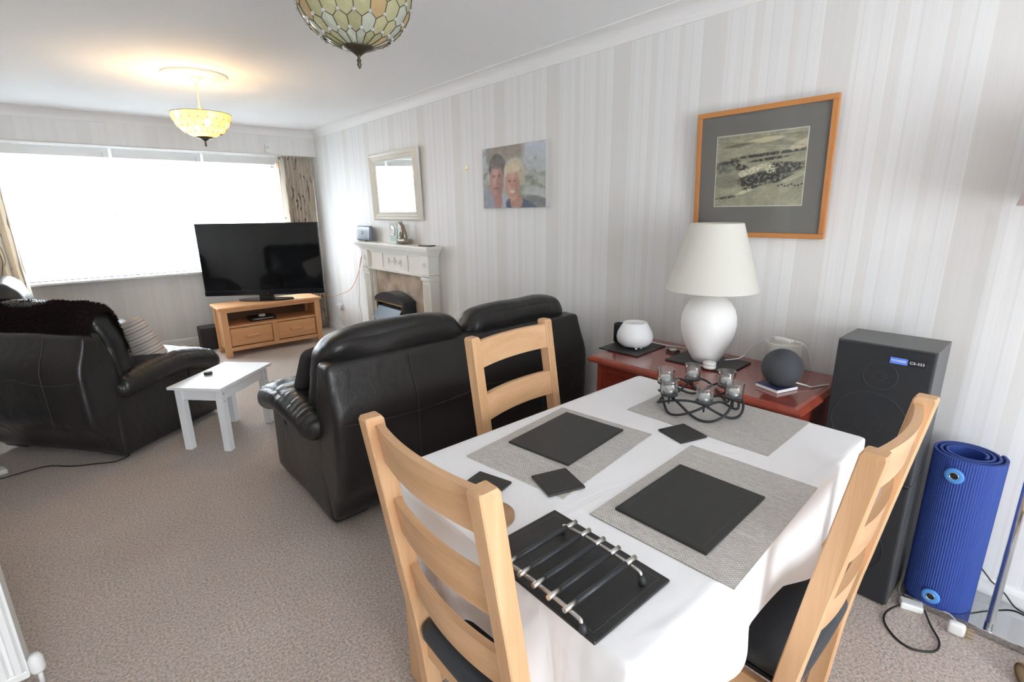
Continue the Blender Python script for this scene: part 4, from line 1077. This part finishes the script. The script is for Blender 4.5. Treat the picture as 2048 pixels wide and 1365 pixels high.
# ------------------------------------------------------------------ dining chairs
seat_m = mat('black_seat_leather', (.030, .035, .042), .45, bump=.3, bscale=300)
def make_chair():
    root = empty('dining_chair', (0, 0, 0), 0, '', 'chair', 'oak ladder back dining chairs')
    ctr = [(0, -.150), (.10, -.158), (.20, -.165), (.30, -.173), (.40, -.184), (.47, -.193), (.55, -.205), (.70, -.226), (.85, -.248), (1.0, -.270), (1.032, -.2745)]
    def yc(z): return pw2(z, ctr)
    def pw2(z, tb):
        for (a, b_), (c_, d_) in zip(tb, tb[1:]):
            if z <= c_: return b_+(d_-b_)*(z-a)/(c_-a)
        return tb[-1][1]
    for s in (-1, 1):
        b = MB(); hx = .0215; hy0 = .0235
        rows = []
        prof = ctr+[(1.040, -.2756)]
        for z, y in prof:
            sh = .004 if z > 1.035 else 0; c_ = .003
            hx_, hy_ = hx-sh, hy0-sh
            P = [(-hx_+c_, -hy_), (hx_-c_, -hy_), (hx_, -hy_+c_), (hx_, hy_-c_), (hx_-c_, hy_), (-hx_+c_, hy_), (-hx_, hy_-c_), (-hx_, -hy_+c_)]
            rows.append([b.bm.verts.new((s*.214+px_, y+py_, z)) for px_, py_ in P])
        for a, c_ in zip(rows, rows[1:]):
            for i in range(8): b.bm.faces.new((a[i], a[(i+1) % 8], c_[(i+1) % 8], c_[i]))
        b.bm.faces.new(rows[0][::-1]); b.bm.faces.new(rows[-1]); b.build('back_post', oak(2), root)
        b = MB().box((s*.212, .19, .180), (.042, .042, .36), .003); b.build('front_leg', oak(2), root)
        b = MB().box((s*.212, .01, .322), (.022, .34, .07), .002); b.build('side_rail', oak(1), root); b = MB().box((s*.212, .01, .17), (.018, .34, .028), .003); b.build('stretcher', oak(1), root)
    b = MB().box((0, .195, .322), (.39, .022, .07), .002); b.build('front_rail', oak(0), root)
    b = MB().box((0, -.172, .320), (.39, .022, .066), .002); b.build('back_rail', oak(0), root)
    b = MB().box((0, .01, .17), (.40, .02, .028), .003); b.build('stretcher', oak(0), root)
    b = MB(); soft(b, (0, .0, .390), (.388, .405, .062), .024, 12, puff=.006); b.box((0, 0, .358), (.385, .36, .01)); b.build('seat_pad', seat_m, root)
    # curved ladder slats
    for zt in (1.022, .817, .609):
        hgt = .100; th = .019; b = MB(); n = 20; rows = []
        for i in range(n+1):
            t = i/n; x = -.196+.392*t; bow = .024*(1-(2*t-1)**2)
            row = []
            for (dy, z) in ((-th/2, zt-hgt), (th/2, zt-hgt), (th/2, zt), (-th/2, zt)):
                row.append(b.bm.verts.new((x, yc(z)+.009-bow+dy, z)))
            rows.append(row)
        for a, c_ in zip(rows, rows[1:]):
            for i in range(4):
                f = b.bm.faces.new((a[i], a[(i+1) % 4], c_[(i+1) % 4], c_[i])); f.smooth = False
        b.bm.faces.new(rows[0][::-1]); b.bm.faces.new(rows[-1]); b.build('slat', oak(0), root)
    return root
ch0 = make_chair()
ch0.location = (.735, .825, 0); ch0.rotation_euler = (0, 0, -PI/2); ch0['label'] = 'oak ladder back chair at the left end of the table, nearest the camera'
copy_tree(ch0, (1.315, 1.215, 0), PI+math.radians(6), 'oak ladder back chair on the far side, in front of the sofa')
copy_tree(ch0, (1.315, .475, 0), 0, 'oak ladder back chair on the near right side beside the blue mat')

# ------------------------------------------------------------------ dresser
DY0, DY1, DXF, DZ_ = .585, 1.605, 1.90, .775
dr = empty('sideboard', ((DXF+2.44)/2, (DY0+DY1)/2, 0), 0, 'dark red mahogany sideboard against the striped wall', 'sideboard')
dw_, dl_ = 2.44-DXF, DY1-DY0
b = MB(); b.box((.0, 0, DZ_-.006), (dw_-.03, dl_-.06, .012), .002); b.build('top_inlay', mat('mahogany_top', (.23, .045, .03), .16, coat=.6, var=.2, vscale=14), dr)
b = MB()
stp = [(dw_/2-.004, dl_/2-.018, DZ_-.004), (dw_/2, dl_/2-.002, DZ_-.016), (dw_/2, dl_/2, DZ_-.024), (dw_/2-.006, dl_/2-.010, DZ_-.034), (dw_/2-.02, dl_/2-.028, DZ_-.040), (.0, .0, DZ_-.040)]
rings = []
rings.append([b.bm.verts.new((sx*(dw_/2-.020), sy*(dl_/2-.035), DZ_-.0005)) for sx, sy in ((-1, -1), (1, -1), (1, 1), (-1, 1))])
for hx, hy, z in stp[:-1]: rings.append([b.bm.verts.new((sx*hx, sy*hy, z)) for sx, sy in ((-1, -1), (1, -1), (1, 1), (-1, 1))])
for a, c_ in zip(rings, rings[1:]):
    for i in range(4): b.bm.faces.new((a[i], a[(i+1) % 4], c_[(i+1) % 4], c_[i]))
b.bm.faces.new(rings[-1][::-1]); b.bm.faces.new(rings[0]); b.build('top', mat('mahogany_edge', (.30, .055, .030), .22, coat=.4, var=.18, vscale=10), dr)
bw = dl_-.09; bz = DZ_-.040
for s in (-1, 1): box1('side_panel', (0.005, s*(bw/2-.01), bz/2+.02), (dw_-.09, .02, bz-.04), mahog(2), dr)
for s in (-1, 1): box1('corner_post', (-dw_/2+.05, s*(bw/2-.025), bz/2), (.04, .05, bz), mahog(2), dr, .004)
box1('back_board', (dw_/2-.03, 0, bz/2+.02), (.012, bw-.04, bz-.05), mahog(1), dr)
# arched valance above dark glazed doors
b = MB(); nx = 60; pts_top = []; arch = []
half = bw/2-.05
for i in range(nx+1):
    y = -half+2*half*i/nx; q = abs(((y+half) % half)/half-.5)*2    # two arches
    arch.append((y, bz-.135+.055*(1-q**2)**.6-.012*math.cos(q*PI*3)))
poly = [(y, z) for y, z in arch]+[(half, bz), (-half, bz)]
M = Matrix(((0, 0, 1, -dw_/2+.035), (1, 0, 0, 0), (0, 1, 0, 0), (0, 0, 0, 1))); b.prism(poly, 0, .02, M); b.build('valance', mahog(1), dr)
dg = mat('smoked_glass', (.006, .008, .007), .08)
for s in (-1, 1):
    dd = MB(); yc_ = s*half/2
    dd.box((-dw_/2+.050, yc_-half/2+.022, .36), (.02, .04, .63), .003); dd.box((-dw_/2+.050, yc_+half/2-.022, .36), (.02, .04, .63), .003); dd.box((-dw_/2+.050, yc_, .07), (.02, half-.01, .05), .003)
    do = dd.build('door', mahog(2), dr); box1('door_glass', (-dw_/2+.056, yc_, .38), (.005, half-.08, .58), dg, do)
    MB().lathe([(0, .0), (.008, .002), (.010, .010), (.004, .018), (.004, .022)], (-dw_/2+.036, s*.03, .42), 14, Matrix.Rotation(PI/2, 4, 'Y')).build('knob', brass, do)
box1('plinth', (0, 0, .03), (dw_-.10, bw-.02, .06), mahog(1), dr)

SZ_ = DZ_+.0005
def dboard(cx, cy, lx, ly, rz, label):
    return board('place_board', cx, cy, lx, ly, rz, label, SZ_, 'black boards on the sideboard', 'placemat')
dboard(2.177, 1.525, .285, .235, .06, 'black board under the white aroma diffuser')
dboard(2.222, 1.122, .235, .320, .03, 'black board under the white table lamp')
BZ = SZ_+.0072
# diffuser
o = empty('aroma_diffuser', (2.18, 1.515, BZ), 0, 'white rounded aroma diffuser at the left of the sideboard', 'diffuser')
MB().lathe([(0, .006), (.045, .006), (.072, .012), (.090, .030), (.0955, .055), (.090, .082), (.076, .108), (.064, .128), (.060, .134), (.056, .134), (.052, .128), (.02, .122), (.016, .128), (.008, .128), (.006, .120), (0, .120)], (0, 0, 0), 40, cap=False).build('body', mat('frosted_white', (.84, .85, .86), .4), o)
b = MB()
for k in range(3): a = 2*PI*k/3+.3; b.box((.045*math.cos(a), .045*math.sin(a), .004), (.02, .012, .008), .002, a)
b.build('feet', white_plastic, o); MB().box((-.058, -.052, .010), (.018, .012, .008), .002, .7).build('button', white_plastic, o)
b = MB().tube(spline([(2.26, 1.47, BZ+.02), (2.31, 1.40, SZ_+.012), (2.36, 1.33, SZ_+.004), (2.41, 1.27, SZ_+.004), (2.43, 1.18, SZ_+.02)], 8), .0025, 6); tag(b.build('diffuser_cable', white_plastic), 'thin white cable running from the diffuser to the wall', 'cable')
o = MB().lathe([(0, 0), (.033, 0), (.035, .003), (.035, .10), (.033, .104), (.031, .104), (.030, .006), (0, .006)], (0, 0, 0), 28, cap=False).build('pen_pot', mat('pot_black', (.015, .017, .02), .3)); o.location = (2.175, 1.655-.012, BZ) ; o.location = (2.30, 1.56, SZ_) ; tag(o, 'small black pot standing behind the white diffuser', 'pot')
o.location = (2.235, 1.652, SZ_)
o = empty('watch', (2.252, 1.327, SZ_), 0, 'silver watch curled on the sideboard between the two boards', 'watch')
MB().lathe([(.036, 0), (.036, .008), (.033, .008), (.033, 0)], (0, 0, 0), 28, cap=False).build('strap', mat('watch_strap', (.02, .02, .02), .4), o)
MB().lathe([(0, .009), (.017, .009), (.019, .006), (.019, .0), (0, 0)], (0, .0, .009), 24).build('face', mat('watch_face', (.65, .64, .6), .2, .4), o)
# table lamp
o = empty('table_lamp', (2.218, 1.132, BZ), 0, 'white ceramic table lamp with cream tapered shade', 'lamp')
lz = BZ
MB().lathe([(0, 0), (.056, 0), (.060, .004), (.078, .035), (.102, .085), (.118, .135), (.1245, .18), (.122, .22), (.112, .255), (.094, .285), (.066, .308), (.042, .32), (.030, .328), (.027, .345), (0, .345)], (0, 0, 0), 56).build('lamp_base', mat('white_ceramic', (.82, .81, .79), .45, bump=.1, bscale=120), o)
MB().tube([(0, 0, .34), (0, 0, .44)], .012, 12).build('bulb_holder', brass, o)
MB().lathe([(0, .52), (.018, .51), (.028, .485), (.026, .46), (.014, .435), (.012, .43), (0, .43)], (0, 0, 0), 20).build('bulb', MATS['unlit_bulb'], o)
sm_ = mat('cream_shade_cloth', (.84, .825, .77), .8, bump=.2, bscale=400); n, l, bb = nodes(sm_); t = n.new('ShaderNodeBsdfTranslucent'); t.inputs[0].default_value = (.85, .83, .76, 1); ms = n.new('ShaderNodeMixShader'); ms.inputs[0].default_value = .35
l.new(bb.outputs[0], ms.inputs[1]); l.new(t.outputs[0], ms.inputs[2]); l.new(ms.outputs[0], n['Material Output'].inputs[0])
zb, ztp = 1.128-lz, 1.430-lz
sh = MB().lathe([(.203, zb), (.2035, zb+.004), (.202, zb+.006), (.115, ztp-.004), (.113, ztp), (.1115, ztp-.003), (.1995, zb+.006), (.2005, zb)], (0, 0, 0), 64, cap=False).build('lamp_shade', sm_, o)
b = MB()
for k in range(3): a = 2*PI*k/3; b.tube([(.01*math.cos(a), .01*math.sin(a), ztp-.02), (.113*math.cos(a), .113*math.sin(a), ztp-.006)], .0015, 6)
b.tube([(.012*math.cos(2*PI*i/16), .012*math.sin(2*PI*i/16), ztp-.02) for i in range(16)], .0015, 6, True); b.tube([(.0, .008, .44), (.0, .012, ztp-.02)], .0015, 6)
b.build('shade_carrier', steel, sh)
b = MB().lathe([(0, 0), (.027, 0), (.029, .004), (.029, .012), (.025, .014), (.029, .017), (.029, .026), (.024, .030), (0, .030)], (0, 0, 0), 28); o2 = b.build('candle_tin', mat('ribbed_white', (.70, .69, .66), .35)); o2.location = (2.118, 1.058, BZ); tag(o2, 'small round white tin at the foot of the table lamp', 'tin')
b = MB().tube(spline([(2.27, 1.06, BZ+.006), (2.33, 1.03, BZ+.006), (2.37, 1.02, SZ_+.02), (2.385, 1.0, SZ_+.055), (2.38, .95, SZ_+.105), (2.37, .90, SZ_+.138), (2.355, .865, SZ_+.142)], 8), .0027, 6)
tag(b.build('lamp_cable', white_plastic), 'white lamp cable arching up to the plug on the planter', 'cable')
# planter with plug on top
o = empty('planter', (2.35, .835, SZ_), 0, 'off white round ceramic planter behind the sphere speaker', 'planter')
MB().lathe([(0, 0), (.066, 0), (.070, .004), (.076, .128), (.0755, .132), (.070, .132), (.066, .012), (0, .012)], (0, 0, 0), 44, cap=False).build('pot', mat('stone_glaze', (.62, .60, .56), .5, var=.06), o)
MB().lathe([(0, .1145), (.0685, .1145), (.0685, .10), (0, .10)], (0, 0, 0), 36).build('wax_filling', mat('cream_wax', (.72, .69, .62), .5), o)
o = empty('cable_switch', (2.335, .832, SZ_+.134), math.radians(70), 'white inline switch plug resting on the planter rim', 'plug')
MB().box((0, 0, .009), (.085, .026, .018), .005).build('case', white_plastic, o); MB().box((0, 0, .019), (.02, .014, .004), .001).build('rocker', white_plastic, o)
b = MB().tube(spline([(2.35, .79, SZ_+.14), (2.39, .76, SZ_+.12), (2.415, .74, SZ_+.05), (2.43, .735, SZ_+.005), (2.44, .73, -.02+SZ_+.02)], 8), .0027, 6)
tag(b.build('switch_cable', white_plastic), 'white cable falling from the planter switch behind the sideboard', 'cable')
# book/coaster and sphere
o = empty('notebook', (2.088, .750, SZ_), -.32, 'small navy and white block under the sphere speaker', 'book')
MB().box((0, 0, .007), (.115, .105, .013), .001).build('pages', mat('paper_white', (.82, .82, .82), .7), o); MB().box((0, 0, .0145), (.118, .108, .002), .0005).build('cover', mat('navy_cover', (.03, .04, .12), .4), o)
o = empty('smart_speaker', (2.09, .738, SZ_+.016), 0, 'charcoal fabric sphere speaker at the right of the sideboard', 'speaker')
rs = .077; MB().lathe([(0, .002), (.030, .002), (.034, .006)]+[(rs*math.sin(a), rs-.004-rs*math.cos(a)) for a in [.50+(PI-.50)*i/22 for i in range(23)]], (0, 0, 0), 44, cap=False).build('fabric_body', mat('charcoal_fabric', (.045, .05, .058), .75, bump=.6, bscale=600), o)
MB().lathe([(0, 0), (.032, 0), (.034, .006), (.03, .01)], (0, 0, 0), 28).build('foot', black_plastic, o)
b = MB().tube(spline([(2.15, .70, SZ_+.02), (2.17, .67, SZ_+.012), (2.19, .65, SZ_+.004), (2.23, .635, SZ_+.004), (2.27, .61, SZ_+.006)], 8), .0028, 6); tag(b.build('speaker_cable', white_plastic), 'white cable trailing right from the sphere speaker', 'cable')

# ------------------------------------------------------------------ hifi speakers
grille = mat('speaker_grille', (.014, .015, .018), .75, bump=.5, bscale=900)
vinyl = mat('speaker_vinyl', (.075, .075, .078), .38, bump=.15, bscale=200)
ringm = mat('driver_ring', (.032, .034, .038), .45)
def hifi(z, h_, label, badge):
    o = empty('hifi_speaker', (2.23, .4185, z), 0, label, 'speaker')
    o['group'] = 'stacked black hifi speakers'
    MB().box((.01, 0, h_/2), (.225, .295, h_), .002).build('cabinet', vinyl, o)
    MB().box((-.1115, 0, h_/2), (.018, .287, h_-.012), .003).build('grille', grille, o)
    for nm, yy, zz, rr_ in (('tweeter_ring', -.002, h_-.11, .052), ('woofer_ring', .01, h_-.295, .118)):
        b = MB(); b.tube([(-.1208, yy+rr_*math.cos(a), zz+rr_*math.sin(a)) for a in [2*PI*i/48 for i in range(48)]], .0012, 6, True)
        b.tube([(-.1208, yy+rr_*.35*math.cos(a), zz+rr_*.35*math.sin(a)) for a in [2*PI*i/32 for i in range(32)]], .0006, 6, True)
        b.build(nm, ringm, o)
    if badge:
        bd = MB().box((-.1215, -.075, h_-.045), (.003, .104, .024), .0008).build('badge', mat('badge_black', (.012, .012, .014), .3), o)
        MB().box((-.1234, -.048, h_-.045), (.001, .05, .022)).build('blue_plate', mat('badge_blue', (.10, .22, .72), .35), bd)
        wt = mat('badge_white', (.8, .8, .82), .4)
        R3 = (PI/2, 0, -PI/2)
        text('maker_text', 'PIONEER', .0105, wt, bd, (-.1242, -.048, h_-.045), R3)
        text('model_text', 'CS-353', .0125, wt, bd, (-.1232, -.0995, h_-.045), R3, sx=1.05)
    return o
hifi(.515, .50, 'black hifi speaker with blue badge, on top of the pair', True)
hifi(.0, .512, 'plain black lower hifi speaker standing on the carpet', False)

# ------------------------------------------------------------------ exercise mat
mx_, my_ = 2.300, .155
em = empty('exercise_mat', (mx_, my_, .0315), 0, 'rolled blue ribbed exercise mat standing upright', 'exercise mat')
blue = mat('blue_foam', (.022, .060, .29), .6, bump=.2, bscale=300)
b = MB(); th = .0085; turns = 3.15; NT = 1000; A0 = math.radians(-55)
outer, inner = [], []
for i in range(NT+1):
    t = i/NT; a = A0 - (1-t)*turns*2*PI; r = .054+(.1065-.054)*t
    rid = (.0009*math.cos(t*turns*2*PI*84/1.0)) if t > 1-1/turns else 0
    # spiral slightly looser inside
    outer.append(((r+rid)*math.cos(a), (r+rid)*math.sin(a))); inner.append(((r-th)*math.cos(a), (r-th)*math.sin(a)))
hM = .602
vo0 = [b.bm.verts.new((x, y, 0)) for x, y in outer]; vo1 = [b.bm.verts.new((x, y, hM)) for x, y in outer]
vi0 = [b.bm.verts.new((x, y, 0)) for x, y in inner]; vi1 = [b.bm.verts.new((x, y, hM)) for x, y in inner]
for i in range(NT):
    for q in ((vo0[i], vo0[i+1], vo1[i+1], vo1[i]), (vi0[i+1], vi0[i], vi1[i], vi1[i+1]), (vo1[i], vo1[i+1], vi1[i+1], vi1[i]), (vo0[i+1], vo0[i], vi0[i], vi0[i+1])):
        b.bm.faces.new(q)
b.bm.faces.new((vo0[0], vo1[0], vi1[0], vi0[0])); b.bm.faces.new((vo0[-1], vi0[-1], vi1[-1], vo1[-1])); b.build('foam_roll', blue, em)
em.rotation_euler = (0, 0, 0)
for ang, z in ((math.radians(171.5), .543), (math.radians(178), .048)):
    M = Matrix.Translation((.1085*math.cos(ang), .1085*math.sin(ang), z)) @ Matrix.Rotation(ang, 4, 'Z') @ Matrix.Rotation(PI/2, 4, 'Y')
    g = MB().lathe([(.013, .001), (.013, .003), (.016, .0036), (.0275, .003), (.0285, .0005), (.028, 0)], (0, 0, 0), 32, M, cap=False).build('grommet', mat('light_blue_plastic', (.09, .30, .72), .35), em)
    MB().lathe([(.0118, .0), (.0118, .0045), (.0132, .0045), (.0132, .0)], (0, 0, 0), 28, M, cap=False).build('eyelet', chrome, g)
    MB().lathe([(0, .0012), (.0118, .0012), (.0118, 0), (0, 0)], (0, 0, 0), 24, M).build('hole', matt_black, g)
# ------------------------------------------------------------------ floor lamp
fl = empty('floor_lamp', (2.27, -.005, 0), 0, 'chrome floor lamp with pink white shade at the right edge', 'floor lamp')
MB().box((.052, .02, .016), (.23, .44, .028), .003).build('base_plate', mat('mirror_chrome', (.55, .56, .57), .06, 1.), fl)
MB().tube([(0, 0, .03), (0, 0, 1.62)], .0125, 20).build('pole', mat('pole_chrome', (.75, .74, .76), .06, 1.), fl)
MB().tube([(0, 0, 1.62), (0, 0, 1.66)], .017, 16).build('bulb_holder', chrome, fl)
MB().lathe([(0, 1.74), (.018, 1.73), (.028, 1.70), (.022, 1.67), (.012, 1.655), (0, 1.655)], (0, 0, 0), 20).build('bulb', MATS['unlit_bulb'], fl)
pk = mat('pinkish_shade_cloth', (.74, .66, .65), .8); n, l, bb = nodes(pk); t = n.new('ShaderNodeBsdfTranslucent'); t.inputs[0].default_value = (.78, .66, .64, 1); ms = n.new('ShaderNodeMixShader'); ms.inputs[0].default_value = .3
l.new(bb.outputs[0], ms.inputs[1]); l.new(t.outputs[0], ms.inputs[2]); l.new(ms.outputs[0], n['Material Output'].inputs[0])
sh = MB().lathe([(.185, 1.490), (.186, 1.493), (.118, 1.79), (.116, 1.79), (.183, 1.494), (.183, 1.490)], (0, 0, 0), 56, cap=False).build('lamp_shade', pk, fl)
b = MB()
for k in range(3): a = 2*PI*k/3; b.tube([(.012*math.cos(a), .012*math.sin(a), 1.64), (.150*math.cos(a), .150*math.sin(a), 1.64)], .002, 6)
b.build('shade_carrier', steel, sh)

# floor items at the right
bc = mat('black_cable', (.012, .012, .012), .5)
b = MB().tube(spline([(2.188, .205, .006), (2.15, .235, .012), (2.08, .26, .006), (2.016, .249, .005), (1.963, .200, .005), (1.955, .15, .005), (2.0, .102, .005), (2.06, .10, .006), (2.12, .135, .01), (2.185, .165, .014)], 8), .0035, 8)
tag(b.build('cord_loop', bc), 'black cord looped on the carpet in front of the mat', 'cord')
b = MB().tube(spline([(2.44, .235, .30), (2.40, .262, .2), (2.37, .265, .10), (2.32, .262, .03), (2.26, .258, .006), (2.22, .24, .006), (2.20, .22, .012)], 8), .0035, 8)
tag(b.build('mains_lead', mat('grey_cable', (.62, .64, .62), .4)), 'pale grey lead looping between the speaker and the mat', 'cord')
b = MB().tube(spline([(2.425, .02, .10), (2.43, -.02, .07), (2.415, -.06, .037), (2.40, -.11, .036)], 6), .003, 8); b.tube(spline([(2.425, .02, .10), (2.43, .06, .14), (2.44, .1, .16)], 6), .003, 8)
tag(b.build('lamp_flex', bc), 'black flex running down the wall behind the floor lamp', 'cord')
o = MB().box((2.180, .205, .0), (.045, .07, .028), .006, .3).build('extension_socket', white_plastic); o.location.z = .0145; tag(o, 'white extension socket at the foot of the mat', 'socket')
o = empty('plug', (2.150, .070, 0), .1, 'white three pin plug lying on the carpet by the chrome base', 'plug')
b = MB(); soft(b, (0, 0, .026), (.028, .05, .05), .012, 8); b.build('plug_body', white_plastic, o)
b = MB()
for dx, dz in ((0, .040), (-.010, .016), (.010, .016)): b.box((dx, -.035, dz), (.006, .022, .004))
b.build('pins', brass, o)
b = MB().tube(spline([(2.150, .072, .050), (2.17, .085, .048), (2.185, .10, .046), (2.196, .115, .0372)], 6), .0028, 8); tag(b.build('plug_lead', white_plastic), 'short white lead rising from the plug to the chrome base', 'cord')
M = Matrix.Rotation(PI/2, 4, 'X')
b = MB().lathe([(.034, -.18), (.036, -.18), (.036, .18), (.034, .18)], (0, 0, 0), 36, cap=False); b.lathe([(0, -.17), (.034, -.17), (.034, -.175), (0, -.175)], (0, 0, 0), 24)
o = b.build('cardboard_tube', mat('cardboard', (.52, .42, .28), .8)); o.location = (2.16, -.245, .037); o.rotation_euler = (PI/2, 0, math.radians(60)); tag(o, 'beige cardboard tube in the lower right corner', 'tube')
o.rotation_euler = (PI/2, 0, math.radians(38))

# left floor: cable and white plug
b = MB().tube(spline([(-.60, 3.99, .005), (-.50, 4.0, .005), (-.42, 4.01, .005), (-.335, 4.0, .005), (-.23, 3.90, .005), (-.12, 3.84, .005), (-.02, 3.79, .005), (.05, 3.84, .006), (.02, 3.95, .006)], 8), .0035, 8)
tag(b.build('recliner_cable', bc), 'black cable on the carpet behind the front recliner', 'cord')
o = MB().box((-.56, 4.085, .018), (.06, .08, .035), .01, .3).build('power_adaptor', white_plastic); tag(o, 'white power adaptor on the carpet under the front recliner', 'adaptor')

# cables at the fireplace corner
orange = mat('orange_cable', (.75, .30, .14), .5)
b = MB().tube(spline([(2.10, 5.86, .60), (2.25, 5.95, .52), (2.40, 5.94, .535), (2.435, 5.72, .62), (2.435, 5.50, .80), (2.43, 5.36, .98), (2.42, 5.30, 1.08), (2.40, 5.262, 1.14), (2.36, 5.262, 1.19)], 8), .0035, 8)
tag(b.build('network_cable', orange), 'orange network cable drooping from television to the router', 'cable')
b = MB().tube(spline([(2.435, 5.262, 1.12), (2.44, 5.300, 1.0), (2.44, 5.325, .80), (2.44, 5.305, .66), (2.44, 5.32, .52), (2.44, 5.27, .40), (2.44, 5.25, .28), (2.43, 5.29, .10)], 8), .003, 8)
tag(b.build('grey_wall_cable', mat('slate_cable', (.18, .20, .24), .5)), 'slate grey cable hanging beside the left fireplace pilaster', 'cable')
b = MB().tube(spline([(2.435, 5.263, 1.10), (2.44, 5.40, .98), (2.44, 5.48, .78), (2.44, 5.50, .60), (2.44, 5.54, .46), (2.44, 5.50, .30), (2.435, 5.56, .16), (2.42, 5.68, .04), (2.38, 5.74, .01)], 8), .0025, 8)
tag(b.build('brown_wall_cable', mat('taupe_cable', (.42, .36, .33), .5)), 'thin taupe cable hanging down the wall to the carpet', 'cable')
b = MB().tube(spline([(2.40, 6.11, .33), (2.405, 6.10, .22), (2.42, 6.03, .12), (2.43, 5.96, .04), (2.38, 5.92, .006), (2.30, 5.98, .006)], 8), .003, 8); b.tube(spline([(2.40, 6.175, .33), (2.41, 6.16, .2), (2.43, 6.08, .10), (2.40, 5.98, .02), (2.30, 5.88, .006)], 8), .003, 8)
tag(b.build('socket_leads', white_plastic), 'two white leads hanging from the corner wall socket', 'cable')
rn = random.Random(5); pts = []
for i in range(26):
    pts.append((2.33+.13*math.cos(i*1.9+rn.random())*(.3+.3*rn.random())+rn.uniform(-.03, .03), 5.98+.20*math.sin(i*1.4+rn.random())*.8, .006+.02*rn.random()))
tag(MB().tube(spline(pts, 6), .0026, 6).build('tangled_lead', white_plastic), 'tangled thin white lead on the carpet beside the oak stand', 'cable')
o = MB().box((2.33, 5.80, .02), (.075, .10, .036), .006, .3).build('black_adaptor', black_plastic); tag(o, 'black power adaptor in the cable tangle near the fireplace', 'adaptor')
o = MB().box((2.345, 5.69, .02), (.07, .09, .036), .006, -.1).build('white_adaptor', white_plastic); tag(o, 'white block adaptor beside the black one near the fireplace', 'adaptor')
